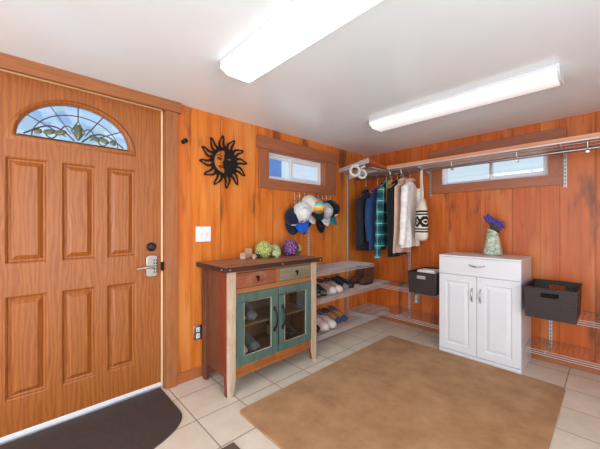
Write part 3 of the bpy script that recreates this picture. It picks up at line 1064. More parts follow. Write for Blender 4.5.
# vase and lavender
def mottled():
    m, nt, b = nodes('mossy_glaze')
    n = noise(nt, coords(nt, (1, 1, 1)), 38, 4, 0.7)
    nt.links.new(ramp(nt, n, (0.35, srgb(112, 138, 110)), (0.48, srgb(172, 184, 160)), (0.6, srgb(222, 224, 212))), b.inputs['Base Color'])
    b.inputs['Roughness'].default_value = 0.55
    bump(nt, b, n, 0.5, 0.006)
    return m


VX, VY, VZ = 1.535, -0.15, 0.953
vs = MB()
rings = []
N = 28
outer_p = [(0.0, 0.074), (0.01, 0.084), (0.06, 0.076), (0.12, 0.064), (0.18, 0.053), (0.23, 0.046)]


def vring(z, r, cut):
    out = []
    for k in range(N):
        a = 2 * PI * k / N
        x, y = r * math.cos(a), r * math.sin(a)
        zz = z if not cut else z - (x * 0.55)
        out.append((x, y, zz))
    return out


for i, (z, r) in enumerate(outer_p):
    rings.append(vring(z, r, i == len(outer_p) - 1))
rings.append(vring(0.222, 0.039, True))
rings.append(vring(0.12, 0.050, False))
rings.append(vring(0.02, 0.06, False))
vs.loft(rings)
vs.xf(Matrix.Rotation(math.radians(46), 4, 'Z'))
vs.xf(Matrix.Translation((VX, VY, VZ)))
o = vs.build('vase', mottled(), ang=50)
tag(o, 'mottled green and white vase with slanted rim on the white cabinet', 'vase')
M_LAV = plain('lavender_purple', srgb(92, 80, 158), 0.8, var=0.3, scale=60)
M_STEM = plain('green_stem', srgb(46, 82, 40), 0.8, var=0.2, scale=40)
lv = thing('lavender_bunch', 'bunch of purple blue lavender leaning in the mottled vase', 'flowers', (VX, VY, VZ + 0.03))
st, fl, lf = MB(), MB(), MB()
Rv = Vector((0.687, 0.7266, 0))
Fv = Vector((-0.7266, 0.687, 0))
for k in range(20):
    u = -0.85 + 1.95 * k / 19 + random.uniform(-0.06, 0.06)
    w_ = random.uniform(-0.25, 0.25)
    p0 = Vector((0, 0, 0)) + Rv * (u * 0.012) + Fv * random.uniform(-0.02, 0.02)
    hgt = 0.365 - 0.075 * (u + 0.35) + random.uniform(-0.035, 0.02) - (0.03 if u < -0.5 else 0)
    p2 = Rv * (u * 0.098) + Fv * (w_ * 0.08) + Vector((0, 0, hgt))
    p1 = Rv * (u * 0.03) + Fv * (w_ * 0.03) + Vector((0, 0, 0.20 + 0.4 * (hgt - 0.2)))
    st.tube([p0, p1, p2], 0.0025, 5)
    for q in range(9):
        pp = p1.lerp(p2, 0.45 + 0.55 * q / 8) + Vector((random.uniform(-1, 1), random.uniform(-1, 1), random.uniform(-1, 1))) * 0.008
        fl.ball(pp, (0.0095, 0.0095, 0.0105), 5)
for k in range(12):
    u = random.uniform(-0.5, 1.0)
    a = Rv * (u * 0.012) + Vector((0, 0, 0.12))
    b_ = Rv * (u * 0.06) + Fv * random.uniform(-0.03, 0.03) + Vector((0, 0, 0.235 - 0.02 * u))
    lf.tube([a, a.lerp(b_, 0.5), b_], [0.004, 0.009, 0.001], 5)
st.build('stem', M_STEM, lv)
fl.build('blossom', M_LAV, lv)
lf.build('leaf', M_STEM, lv)

# ------------------------------------------------------------------ things on the rustic cabinet
TOPZ = 0.946
M_DRIFT = wood('pale_driftwood', srgb(190, 150, 120), srgb(226, 196, 170), 'x', 20, 0.7)
spec = [((0.10, -2.068, TOPZ + 0.0), 0.35, (0.05, 0.055, 0.055), 'pale wooden block at the end of the row on the rustic cabinet'),
        ((0.155, -1.992, TOPZ), 0.9, (0.045, 0.13, 0.045), 'pale carved wooden piece lying beside the green flowers'),
        ((0.055, -1.99, TOPZ), -0.1, (0.05, 0.06, 0.085), 'tan wooden block standing behind the pale carved piece')]
for loc, rz, (sx, sy, sz), lab in spec:
    b_ = MB()
    if sy > 0.1:
        rr = []
        for q, wv, hv in ((-1, 0.5, 0.5), (-0.5, 1, 0.9), (0.1, 0.9, 1.0), (0.6, 0.6, 0.7), (1, 0.12, 0.2)):
            rr.append([(math.cos(a) * sx / 2 * wv, q * sy / 2, sz / 2 * hv * (1 + math.sin(a))) for a in [2 * PI * k / 12 for k in range(12)]])
        b_.loft(rr)
    else:
        b_.prism([(-sx / 2, -sy / 2), (sx / 2, -sy / 2 * 0.8), (sx / 2 * 0.9, sy / 2), (-sx / 2 * 0.8, sy / 2 * 0.9)], 'z', 0, sz)
    o = b_.build('wooden_block', M_DRIFT, bevel=0.006)
    o.location = loc
    o.rotation_euler = (0, 0, rz)
    tag(o, lab, 'wooden block', 'wooden pieces on the rustic cabinet')


def petals_mat(name, cols):
    m, nt, b = nodes(name)
    n = noise(nt, coords(nt), 70, 3, 0.6)
    nt.links.new(ramp(nt, n, (0.35, cols[0]), (0.5, cols[1]), (0.65, cols[2])), b.inputs['Base Color'])
    b.inputs['Roughness'].default_value = 0.7
    b.inputs['Subsurface Weight'].default_value = 0.0
    return m


M_HYD = petals_mat('hydrangea_petals', (srgb(150, 160, 70), srgb(196, 204, 112), srgb(232, 232, 186)))
M_HYD2 = petals_mat('pale_hydrangea_petals', (srgb(170, 186, 110), srgb(206, 216, 158), srgb(236, 238, 214)))
M_CAB = petals_mat('cabbage_leaf', (srgb(66, 28, 84), srgb(108, 50, 120), srgb(206, 160, 206)))
M_GLEAF = plain('silk_leaf', srgb(58, 92, 48), 0.6, var=0.25, scale=30)


def hydrangea(loc, r, label, mat, seed):
    rnd = random.Random(seed)
    t = thing('hydrangea_head', label, 'flower', loc, 0, 'green flower heads on the rustic cabinet')
    m = MB()
    n = 120
    for i in range(n):
        z = 1 - 2 * (i + 0.5) / n
        a = i * 2.39996
        d = Vector((math.sqrt(1 - z * z) * math.cos(a), math.sqrt(1 - z * z) * math.sin(a), z))
        c = d * r * rnd.uniform(0.86, 1.0)
        c.z = max(c.z + r * 0.93, 0.006)
        q = d.to_track_quat('Z', 'Y').to_matrix() @ Matrix.Rotation(rnd.uniform(0, 3), 3, 'Z')
        s_ = r * 0.24
        for k in range(4):
            aa = k * PI / 2
            v0 = c + q @ Vector((0, 0, 0))
            v1 = c + q @ Vector((math.cos(aa - 0.5) * s_, math.sin(aa - 0.5) * s_, s_ * 0.25))
            v2 = c + q @ Vector((math.cos(aa) * s_ * 1.25, math.sin(aa) * s_ * 1.25, s_ * 0.35))
            v3 = c + q @ Vector((math.cos(aa + 0.5) * s_, math.sin(aa + 0.5) * s_, s_ * 0.25))
            for v_ in (v0, v1, v2, v3):
                v_.z = max(v_.z, 0.0)
            m.b.faces.new([m.b.verts.new(v_) for v_ in (v0, v1, v2, v3)])
    m.build('petals', mat, t)
    MB().ball((0, 0, r * 0.93), r * 0.8, 10).build('core', M_GLEAF, t)
    for k in range(3):
        l = MB()
        a = rnd.uniform(0, 6.28)
        d = Vector((math.cos(a), math.sin(a), 0))
        sd = Vector((-math.sin(a), math.cos(a), 0))
        l.grid(lambda u, v: d * r * (0.55 + 0.75 * u) + sd * (v - 0.5) * r * 0.9 * math.sin(PI * min(u + 0.12, 1)) + Vector((0, 0, 0.004 + r * 0.5 * math.sin(PI * 0.5 * u))), 6, 4)
        l.build('leaf', M_GLEAF, t, solid=0.0015)
    return t


hydrangea((0.13, -1.875, TOPZ), 0.076, 'large yellow green flower head beside the pale carved wood', M_HYD, 3)
hydrangea((0.10, -1.725, TOPZ), 0.056, 'small pale green flower head between the large green one and purple cabbage', M_HYD2, 5)
hydrangea((0.225, -1.80, TOPZ), 0.038, 'tiny creamy green flower head in front of the large green one', M_HYD2, 9)
hydrangea((0.10, -1.445, TOPZ), 0.058, 'pale green flower head behind the purple cabbage at the cabinet end', M_HYD, 11)
cb_ = thing('ornamental_cabbage', 'round purple ornamental cabbage with pale veins on the rustic cabinet', 'ornamental cabbage', (0.155, -1.565, TOPZ))
m = MB()
rnd = random.Random(4)
R0 = 0.074
MB().ball((0, 0, R0), R0 * 0.8, 12).build('core', M_CAB, cb_)
for i in range(26):
    z = 0.95 - 1.5 * i / 26
    a = i * 2.39996
    d = Vector((math.sqrt(max(0, 1 - z * z)) * math.cos(a), math.sqrt(max(0, 1 - z * z)) * math.sin(a), z))
    q = d.to_track_quat('Z', 'Y').to_matrix()
    rr = R0 * rnd.uniform(0.86, 1.0)

    def leaf(u, v):
        p = Vector(((u - 0.5) * 1.15 * R0, (v - 0.5) * 1.25 * R0, 0))
        rad = p.length / R0
        p.z = rr - 0.45 * R0 * rad * rad + 0.05 * R0 * math.sin(9 * u + 7 * v + i) + (0.16 * R0 if rad > 0.62 else 0)
        w_ = q @ p
        w_.z = max(w_.z + R0, 0.002)
        return w_
    m.grid(leaf, 6, 6)
m.build('leaves', M_CAB, cb_)

# ------------------------------------------------------------------ wire shelving
def wire_shelf(label, loc, rz, L, depth, lip=0.034, brackets=(), pitch=0.026, name='wire_shelf', bracket_len=None, gauge=0.0015, lip_r=0.0027, deck=None):
    """local: runs along +x, projects to -y, top of the wires at z=0"""
    t = thing(name, label, 'wire shelf', loc, rz, 'wire shelves')
    r = gauge
    d = MB()
    n = int(L / pitch)
    for i in range(n + 1):
        x = L * i / n
        d.tube([(x, -0.004, 0), (x, -depth, 0), (x, -depth, -lip)], r, 5)
    d.build('deck_wires', deck or M_WIRE, t)
    rl = MB()
    for y in (-0.006, -depth * 0.35, -depth * 0.7):
        rl.tube([(0, y, -0.0045), (L, y, -0.0045)], 0.0024, 6)
    rl.build('long_rod', deck or M_WIRE, t)
    fl_ = MB()
    for z in (0.0, -lip * 0.5, -lip):
        fl_.tube([(0, -depth - 0.004, z), (L, -depth - 0.004, z)], lip_r, 6)
    fl_.build('front_lip', M_WIRE, t)
    for bx in brackets:
        bl = bracket_len or depth * 0.92
        b_ = MB()
        b_.prism([(-0.012, -0.008), (-0.012, -0.075), (-0.03, -0.072), (-bl, -0.022), (-bl, -0.008)], 'x', bx - 0.003, bx + 0.003)
        b_.build('bracket', M_WIRE, t)
    return t


# on the left wall (local x runs towards the back wall)
SY = -1.478
wire_shelf('upper shoe shelf of grey wire, empty, beside the rustic cabinet', (0.012, SY, 0.788), PI / 2, 1.04, 0.37, brackets=(0.30, 1.01), pitch=0.02, gauge=0.0018, lip_r=0.0034)
wire_shelf('middle grey wire shelf holding black sandals and sneakers', (0.012, SY, 0.515), PI / 2, 1.46, 0.37, brackets=(0.30, 1.01), pitch=0.02, gauge=0.0018, lip_r=0.0034)
wire_shelf('lowest grey wire shelf holding pink and tan shoes', (0.012, -1.42, 0.165), PI / 2, 1.40, 0.37, brackets=(0.245, 0.955), pitch=0.022, lip_r=0.0038)
# on the back wall
wire_shelf('middle wire shelf on the back wall under the basket with papers', (0.40, -0.012, 0.532), 0, 0.742, 0.35, brackets=(0.22,), pitch=0.03, gauge=0.0012, deck=M_WIRE_D)
wire_shelf('lowest wire shelf on the back wall reaching the white cabinet, empty', (0.40, -0.012, 0.205), 0, 0.742, 0.35, brackets=(0.22,), pitch=0.03, gauge=0.0012, deck=M_WIRE_D)
wire_shelf('middle wire shelf on the back wall under the empty basket', (1.822, -0.012, 0.512), 0, 1.4, 0.35, brackets=(0.13, 1.0), pitch=0.032, gauge=0.0011, lip_r=0.0026, deck=M_WIRE_D)
wire_shelf('lowest wire shelf below the empty basket, with nothing on it', (1.822, -0.012, 0.205), 0, 1.4, 0.35, brackets=(0.13, 1.0), pitch=0.032, gauge=0.0011, lip_r=0.0026, deck=M_WIRE_D)
# high shelves
wire_shelf('high wire shelf above the hanging coats and long window', (0.52, -0.012, 1.903), 0, 2.7, 0.36, brackets=(0.355, 1.532), pitch=0.026, lip=0.008)
wire_shelf('high wire shelf on the left wall under the pale ended plank', (0.012, -0.60, 1.903), PI / 2, 0.58, 0.45, brackets=(0.15,), pitch=0.026, lip=0.008)


def slotted():
    m, nt, b = nodes('slotted_channel')
    t = nt.nodes.new('ShaderNodeTexCoord')
    s_ = nt.nodes.new('ShaderNodeSeparateXYZ')
    nt.links.new(t.outputs['Object'], s_.inputs[0])
    fz = math_n(nt, 'FRACT', math_n(nt, 'DIVIDE', s_.outputs[2], 0.032))
    fx = math_n(nt, 'ABSOLUTE', s_.outputs[0])
    k = math_n(nt, 'MULTIPLY', math_n(nt, 'LESS_THAN', fz, 0.5), math_n(nt, 'LESS_THAN', fx, 0.004))
    nt.links.new(mix(nt, k, srgb(188, 188, 190), srgb(60, 56, 54)), b.inputs['Base Color'])
    b.inputs['Metallic'].default_value = 0.3
    b.inputs['Roughness'].default_value = 0.4
    return m


M_SLOT = slotted()


def standard(loc, rz, h, label):
    o = MB().box(-0.0125, 0.0125, -0.012, 0, 0, h).build('shelf_standard', M_SLOT, bevel=0.002)
    o.location = loc
    o.rotation_euler = (0, 0, rz)
    tag(o, label, 'shelf standard', 'slotted shelf standards')


standard((0, -0.452, 0.12), PI / 2, 1.765, 'tall grey upright from the shoe shelves up to the high shelf on the left wall')
standard((0, -1.160, 0.12), PI / 2, 1.24, 'grey upright under the caps, running down behind the rustic cabinet')
standard((0.615, 0, 0.09), 0, 1.2, 'grey upright on the back wall from the coats down past the basket with papers')
standard((1.952, 0, 0.12), 0, 0.50, 'grey upright on the back wall below the empty basket')
standard((0.875, 0, 1.57), 0, 0.318, 'short grey upright beside the hanging tote bag at the window casing')
standard((2.052, 0, 1.57), 0, 0.318, 'short grey upright where the window casing ends, away from the coats')
for x in (0.875, 2.052):
    pass

# plank shelf boards on the high wires
def plank_mat():
    m, nt, b = nodes('bare_shelf_plank')
    g_ = noise(nt, coords(nt, (0.06, 1, 1)), 18, 5, 0.6)
    c = ramp(nt, g_, (0.3, srgb(206, 132, 92)), (0.7, srgb(232, 172, 138)))
    nt.links.new(c, b.inputs['Base Color'])
    b.inputs['Roughness'].default_value = 0.5
    return m


M_PLANK = plank_mat()
M_PLANK2 = wood('orange_shelf_plank', srgb(186, 92, 40), srgb(208, 112, 56), 'y', 12, 0.5)
o = MB().box(0.0, 2.7, -0.352, -0.002, 0, 0.036).build('shelf_plank', M_PLANK, bevel=0.002)
o.location = (0.50, 0, 1.9068)
tag(o, 'long pale orange plank lying on the high wire shelf over the window', 'shelf plank')
sp2 = thing('shelf_plank', 'orange plank with a grey end lying above the hanging coats on the left wall', 'shelf plank', (0, -0.45, 1.9068))
MB().prism([(0.002, -0.15), (0.585, -0.40), (0.498, 0.03), (0.498, 0.445), (0.002, 0.445)], 'z', 0, 0.036).build('board', M_PLANK2, sp2)
M_GREYEND = plain('grey_end_panel', srgb(188, 190, 196), 0.5, var=0.03)
d_ = (Vector((0.585, -0.40)) - Vector((0.002, -0.15))).normalized()
nn = Vector((d_.y, -d_.x))
if nn.y > 0:
    nn = -nn
p0, p1 = Vector((0.002, -0.15)), Vector((0.585, -0.40))
MB().prism([tuple(p0), tuple(p1), tuple(p1 + nn * 0.012), tuple(p0 + nn * 0.012 + Vector((0.0, 0)))], 'z', -0.012, 0.040).build('end_strip', M_GREYEND, sp2, bevel=0.002)['label'] = 'pale grey end strip'

# two white loops hanging from the high shelf
M_HOSE = plain('white_loop_plastic', srgb(208, 206, 202), 0.45, var=0.03)
for i, (cx, cy, cz, r, lab) in enumerate(((0.405, -0.84, 1.838, 0.052, 'larger white plastic loop hook hanging from the high shelf corner'), (0.425, -0.74, 1.815, 0.044, 'smaller white plastic loop hook hanging beside the larger one'))):
    pts = []
    for k in range(25):
        a = math.radians(100 + 350 * k / 24)
        pts.append(Rv * (r * math.cos(a)) + Vector((0, 0, r * math.sin(a))) + Fv * (0.012 * k / 24))
    tail = [Rv * (r * 0.75) + Vector((0, 0, 1.905 - cz - 0.004)) - Fv * 0.004, Rv * (r * 0.1) + Vector((0, 0, (1.905 - cz) * 0.85)), Rv * (-r * 0.6) + Vector((0, 0, (1.905 - cz) * 0.55 + 0.012))]
    start = math.radians(150)
    loop = []
    for k in range(25):
        a = start + math.radians(375) * k / 24
        loop.append(Rv * (r * math.cos(a)) + Vector((0, 0, r * math.sin(a))) + Fv * (0.02 * k / 24))
    o = MB().tube(tail + loop, 0.0145, 10).build('loop_hook', M_HOSE)
    o.location = (cx, cy, cz)
    tag(o, lab, 'hook', 'white loop hooks')

# closet rod and its clips
ROD_Y, ROD_Z = -0.285, 1.842
rod = thing('closet_rod', 'long chrome closet rod carrying the hanging coats', 'closet rod', (0.04, ROD_Y, ROD_Z))
MB().tube([(0, 0, 0), (3.1, 0, 0)], 0.0125, 14).build('tube', M_CHROME, rod)
for x in (0.48, 0.62, 1.17, 1.715, 2.165, 2.75):
    c_ = MB()
    c_.tube([(x, -0.03, 0.052), (x, -0.022, 0.03), (x, -0.017, 0.0), (x, 0.0, -0.016), (x, 0.016, 0.0)], 0.006, 8)
    c_.box(x - 0.011, x + 0.011, -0.020, 0.018, -0.034, -0.0135)
    c_.build('rod_clip', M_STEEL, rod, bevel=0.002)
# shelf bracket pair carrying the rod shelf
# ------------------------------------------------------------------ hangers and garments
HANG = plain('hanger_wire', srgb(214, 210, 220), 0.35, 0.4)
M_HWOOD = plain('hanger_wood', srgb(150, 96, 60), 0.5)
M_HPURP = plain('hanger_lilac', srgb(150, 140, 190), 0.4)


def hanger(x, rz, drop, half, mat, label):
    t = thing('clothes_hanger', label, 'clothes hanger', (x, ROD_Y, ROD_Z), rz, 'clothes hangers on the rod')
    h = MB()
    pts = []
    for k in range(9):
        a = math.radians(205 - 200 * k / 8)
        pts.append((0, 0.0185 * math.cos(a), 0.0185 * math.sin(a) * 0.95 + 0.001))
    pts = pts[:]
    pts.append((0, 0.014, -0.022))
    pts.append((0, 0.0, -0.045))
    pts.append((0, 0, -drop))
    h.tube(pts, 0.0028, 6)
    h.build('hook', HANG, t)
    b_ = MB()
    b_.tube([(0, 0, -drop), (0, half, -drop - half * 0.5), (0, half - 0.01, -drop - half * 0.5 - 0.012), (0, -half + 0.01, -drop - half * 0.5 - 0.012), (0, -half, -drop - half * 0.5), (0, 0, -drop)], 0.0045, 6)
    b_.build('shoulder_bar', mat, t)
    return t


def garment(name, cat, label, x, rz, zt, zsh, zh, wsh, whm, th, mat, sleeve=None, collar=None, seed=1, open_front=False, sl_mat=None, sl_r=0.05, cuff=None):
    """zt top (world), zsh shoulder-end z, zh hem z; local origin at rod height"""
    rnd = random.Random(seed)
    t = thing(name, label, cat, (x, ROD_Y, 0), rz, 'clothes on the rod')
    ph = [rnd.uniform(0, 6.28) for _ in range(5)]
    N = 44
    rings = []
    rows = [(zt, 0.045, 0.028), (zt - 0.012, 0.062, 0.036)]
    for q in (0.35, 0.7, 1.0):
        rows.append((zt - 0.012 - (zt - 0.012 - zsh) * q, 0.062 + (wsh - 0.062) * q, 0.036 + (th * 0.8 - 0.036) * q))
    L = zsh - zh
    for q in (0.04, 0.12, 0.22, 0.34, 0.46, 0.58, 0.70, 0.82, 0.92, 0.98, 1.0):
        rows.append((zsh - L * q, wsh * 0.99 + (whm - wsh) * q, th * (0.85 + 0.2 * q) * (1 if q < 1 else 0.94)))
    for (z, w_, tk_) in rows:
        depth = max(0.0, min(1.0, (zsh + 0.05 - z) / max(L, 0.1)))
        ring = []
        for k in range(N):
            a = 2 * PI * k / N
            cy, sx = math.cos(a), math.sin(a)
            y = w_ * math.copysign(abs(cy) ** 0.85, cy)
            fold = 0.15 + 0.5 * depth
            f_ = 0.016 * math.sin(26 * y + ph[0] + 2.4 * z) + 0.010 * math.sin(53 * y + ph[1] - 4 * z) + 0.008 * math.sin(9 * z + ph[2])
            xx = tk_ * math.copysign(abs(sx) ** 0.8, sx) + f_ * fold * (1 if abs(cy) < 0.97 else 0.6)
            y += 0.006 * depth * math.sin(11 * z + ph[3])
            ring.append((xx, y, z + 0.006 * depth * math.sin(14 * y + ph[4])))
        rings.append(ring)
    MB().loft(rings).build('body', mat, t, ang=70)
    if sleeve:
        for sg, zend in sleeve:
            s_ = MB()
            z0 = zsh + 0.015
            n = 12
            rr, pp = [], []
            for i in range(n + 1):
                q = i / n
                zz = z0 - (z0 - zend) * q
                pp.append((0.022 * math.sin(2.3 * q + ph[0]) + 0.004, sg * (wsh - 0.035 + 0.035 * math.sin(min(1, q * 2.2) * PI / 2)), zz))
                rr.append(sl_r * (1.0 - 0.22 * q) * (1 + 0.05 * math.sin(17 * q + ph[1])) * (0.8 if i == 0 else 1))
            s_.tube(pp, rr, 14)
            so = s_.build('sleeve', sl_mat or mat, t, ang=70)
            if cuff:
                q_ = MB().tube([(pp[-1][0], pp[-1][1], zend + 0.035), (pp[-1][0], pp[-1][1], zend - 0.004)], [rr[-1] * 1.06, rr[-1] * 1.06], 14)
                q_.build('cuff', cuff, so)
    if collar:
        c_ = MB()
        c_.tube([(0.038 * math.sin(2 * PI * k / 14), 0.062 * math.cos(2 * PI * k / 14), zt + 0.008 + 0.012 * math.sin(2 * PI * k / 14)) for k in range(14)], 0.019, 8, closed=True)
        c_.build('collar', collar, t)
    return t


M_BLKJ = fabric('black_jacket_cloth', srgb(36, 38, 48), 0.7)
M_BLKJ2 = fabric('black_fleece', srgb(28, 28, 32), 0.95)
M_NAVY = fabric('blue_cloth', srgb(36, 70, 118), 0.85)
M_PLAID = plaid()
M_MUST = fabric('mustard_cloth', srgb(196, 138, 40), 0.9)
M_PINK = fabric('blush_knit', srgb(214, 178, 160), 0.95, weave=160, bmp=0.5)
M_CREAMK = fabric('cream_cable_knit', srgb(243, 241, 238), 0.95, weave=90, bmp=0.7)
M_COLL = fabric('fawn_lining', srgb(196, 160, 148), 0.95)

hanger(0.165, 0.16, 0.11, 0.19, M_HWOOD, 'brown hanger carrying the black jacket nearest the corner')
garment('jacket', 'jacket', 'black jacket hanging nearest the corner of the room', 0.165, 0.16, 1.655, 1.545, 0.925, 0.215, 0.215, 0.058, M_BLKJ, sleeve=((-1, 1.0), (1, 1.0)), collar=M_BLKJ, seed=2, sl_r=0.048)
hanger(0.335, 0.06, 0.10, 0.19, M_HPURP, 'lilac hanger carrying the blue shirt')
garment('shirt', 'shirt', 'blue shirt hanging between the black jacket and teal plaid shirt', 0.335, 0.06, 1.66, 1.545, 0.94, 0.20, 0.20, 0.04, M_NAVY, sleeve=((-1, 1.05), (1, 1.05)), collar=M_NAVY, seed=5, sl_r=0.04)
hanger(0.455, 0.06, 0.075, 0.19, HANG, 'white hanger carrying the teal plaid shirt')
garment('shirt', 'shirt', 'teal plaid flannel shirt with a long hanging sleeve', 0.455, 0.06, 1.745, 1.665, 1.0, 0.20, 0.2, 0.034, M_PLAID, sleeve=((-1, 0.865), (1, 0.95)), collar=M_PLAID, seed=8, sl_r=0.048, cuff=M_PLAID)
hanger(0.527, 0.05, 0.06, 0.12, HANG, 'white hanger carrying the mustard top')
garment('top', 'top', 'short mustard yellow top hanging behind the plaid shirt', 0.527, 0.05, 1.775, 1.70, 1.52, 0.12, 0.11, 0.018, M_MUST, seed=12)
hanger(0.60, 0.04, 0.085, 0.19, HANG, 'pale hanger carrying the long black jacket')
garment('jacket', 'jacket', 'long black fleece jacket between the plaid shirt and blush vest', 0.60, 0.04, 1.735, 1.64, 0.885, 0.21, 0.21, 0.03, M_BLKJ2, sleeve=((-1, 0.94), (1, 0.98)), collar=M_BLKJ2, seed=15, sl_r=0.035)
hanger(0.672, 0.04, 0.075, 0.18, HANG, 'pale hanger carrying the blush vest')
garment('vest', 'vest', 'blush pink sleeveless knit vest between black and white jackets', 0.672, 0.04, 1.75, 1.67, 0.93, 0.20, 0.22, 0.026, M_PINK, collar=M_COLL, seed=18)
hanger(0.755, 0.04, 0.08, 0.18, HANG, 'pale hanger carrying the white cardigan')
garment('cardigan', 'cardigan', 'white cable knit cardigan with long sleeves beside the tote bag', 0.755, 0.04, 1.735, 1.655, 1.0, 0.20, 0.20, 0.038, M_CREAMK, sleeve=((-1, 1.03), (1, 1.08)), collar=M_COLL, seed=21, sl_r=0.042)

# knitted tote bag with a patterned band
tb = thing('tote_bag', 'cream knit tote bag with black geometric band hanging from the rod', 'tote bag', (0.905, ROD_Y - 0.03, 0), math.radians(38), 'clothes on the rod')
rings = []
N = 36
for z, w_, tk_ in ((1.075, 0.03, 0.02), (1.08, 0.09, 0.045), (1.10, 0.113, 0.06), (1.15, 0.122, 0.066), (1.25, 0.122, 0.068), (1.34, 0.120, 0.066), (1.42, 0.114, 0.056), (1.48, 0.09, 0.040), (1.53, 0.056, 0.028)):
    rings.append([(tk_ * math.sin(2 * PI * k / N) + 0.006 * math.sin(30 * w_ * math.cos(2 * PI * k / N) + 5 * z), w_ * math.cos(2 * PI * k / N), z) for k in range(N)])
MB().loft(rings).build('bag_body', knit_band('banded_knit', srgb(226, 216, 200), 1.165, 1.40), tb, ang=70)
for sg in (-1, 1):
    s_ = MB()
    rr = []
    for i in range(9):
        q = i / 8
        cyy = sg * (0.034 * (1 - q) + 0.012 * q) 
        zz = 1.48 + (1.842 - 1.48) * q
        hw = 0.026 - 0.012 * q
        rr.append([(0.010 * math.cos(a) + 0.004 * math.sin(6 * q), cyy + hw * math.sin(a), zz) for a in [2 * PI * k / 10 for k in range(10)]])
    s_.loft(rr)
    s_.build('strap', fabric('cream_strap', srgb(226, 216, 200), 0.95, weave=120, bmp=0.5), tb, ang=70)

# ------------------------------------------------------------------ caps on their rack
rack = thing('cap_rack', 'black wire grid rack on the wall under the small window', 'rack', (0, -1.09, 1.53))
g_ = MB()
for z in (-0.045, 0.0, 0.05):
    g_.tube([(0.012, -0.30, z), (0.012, 0.30, z)], 0.0028, 6)
for k in range(9):
    y = -0.29 + 0.58 * k / 8
    g_.tube([(0.012, y, -0.06), (0.012, y, 0.065)], 0.0025, 6)
g_.build('grid', M_STEEL, rack)
for k in range(8):
    y = -0.30 + 0.6 * k / 7
    q = MB().tube([(0.012, y, -0.02), (0.05, y, -0.03), (0.062, y, -0.015)], 0.003, 6)
    q.build('peg', M_STEEL, rack)


def striped(name, cols, ax='z', period=0.03):
    m, nt, b = nodes(name)
    t = nt.nodes.new('ShaderNodeTexCoord')
    s_ = nt.nodes.new('ShaderNodeSeparateXYZ')
    nt.links.new(t.outputs['Object'], s_.inputs[0])
    f_ = math_n(nt, 'FRACT', math_n(nt, 'ADD', math_n(nt, 'DIVIDE', s_.outputs['xyz'.index(ax)], period * len(cols)), 0.0))
    r_ = nt.nodes.new('ShaderNodeValToRGB')
    r_.color_ramp.interpolation = 'CONSTANT'
    el = r_.color_ramp.elements
    while len(el) < len(cols):
        el.new(0.5)
    for i, c in enumerate(cols):
        el[i].position = i / len(cols)
        el[i].color = c4(c)
    nt.links.new(f_, r_.inputs[0])
    nt.links.new(r_.outputs[0], b.inputs['Base Color'])
    b.inputs['Roughness'].default_value = 0.85
    return m


def cap(label, loc, tilt, yaw, crown_m, brim_m, back_m=None, badge=None, s=1.0, roll=0.0):
    t = thing('baseball_cap', label, 'cap', loc, 0, 'caps on the wall rack')
    mt = (Matrix.Rotation(yaw, 4, 'Z') @ Matrix.Rotation(tilt, 4, 'Y') @ Matrix.Rotation(roll, 4, 'X')) @ Matrix.Scale(s, 4)
    N = 28
    # crown: dome, slightly taller at the front
    rings = []
    for z, r in ((0, 1.0), (0.03, 1.0), (0.06, 0.95), (0.085, 0.82), (0.105, 0.60), (0.116, 0.34), (0.12, 0.06)):
        rings.append([(0.098 * r * math.cos(2 * PI * k / N), 0.082 * r * math.sin(2 * PI * k / N), z * (1.0 + 0.1 * math.cos(2 * PI * k / N))) for k in range(N)])
    inside = [[(p[0] * 0.94, p[1] * 0.94, max(0.0, p[2] - 0.006)) for p in r] for r in rings]
    front = MB()
    # front panels take the camera-facing arc, back panels the rest
    K = N // 4

    def part(k0, k1):
        m_ = MB()
        for A, B in zip(rings, rings[1:]):
            for k in range(k0, k1):
                m_.b.faces.new([m_.b.verts.new(A[k % N]), m_.b.verts.new(A[(k + 1) % N]), m_.b.verts.new(B[(k + 1) % N]), m_.b.verts.new(B[k % N])])
        if True:
            for k in range(k0, k1):
                m_.b.faces.new([m_.b.verts.new(rings[-1][k % N]), m_.b.verts.new(rings[-1][(k + 1) % N]), m_.b.verts.new((0, 0, 0.1215))])
        m_.xf(mt)
        return m_
    if back_m:
        part(-K, K).build('front_panel', crown_m, t, solid=0.003, ang=60)
        part(K, N - K).build('back_panel', back_m, t, solid=0.003, ang=60)
    else:
        part(0, N).build('crown', crown_m, t, solid=0.003, ang=60)
    b_ = MB()

    def brim(u, v):
        a = (u - 0.5) * 2 * 1.18
        inner_ = Vector((0.096 * math.cos(a), 0.082 * math.sin(a), 0.004))
        ext = 0.094 * max(0.0, math.cos(a * 1.25)) ** 0.5 * v
        p = inner_ + Vector((ext, 0, 0))
        p.z += -0.012 * v - 2.4 * p.y * p.y * v
        return p
    b_.grid(brim, 20, 5)
    b_.xf(mt)
    b_.build('brim', brim_m, t, solid=0.004, ang=60)
    MB().ball((0, 0, 0.123), (0.007, 0.007, 0.004), 6).xf(mt).build('button', brim_m, t)
    if badge:
        q = MB()

        def bd_(u, v):
            a = (u - 0.5) * 0.62
            z = 0.03 + 0.034 * v
            r = 1.02 if z < 0.045 else 0.99
            return Vector((0.102 * r * math.cos(a), 0.085 * r * math.sin(a), z * 1.08))
        q.grid(bd_, 6, 4)
        q.xf(mt)
        q.build('badge', badge, t, solid=0.003)
    return t


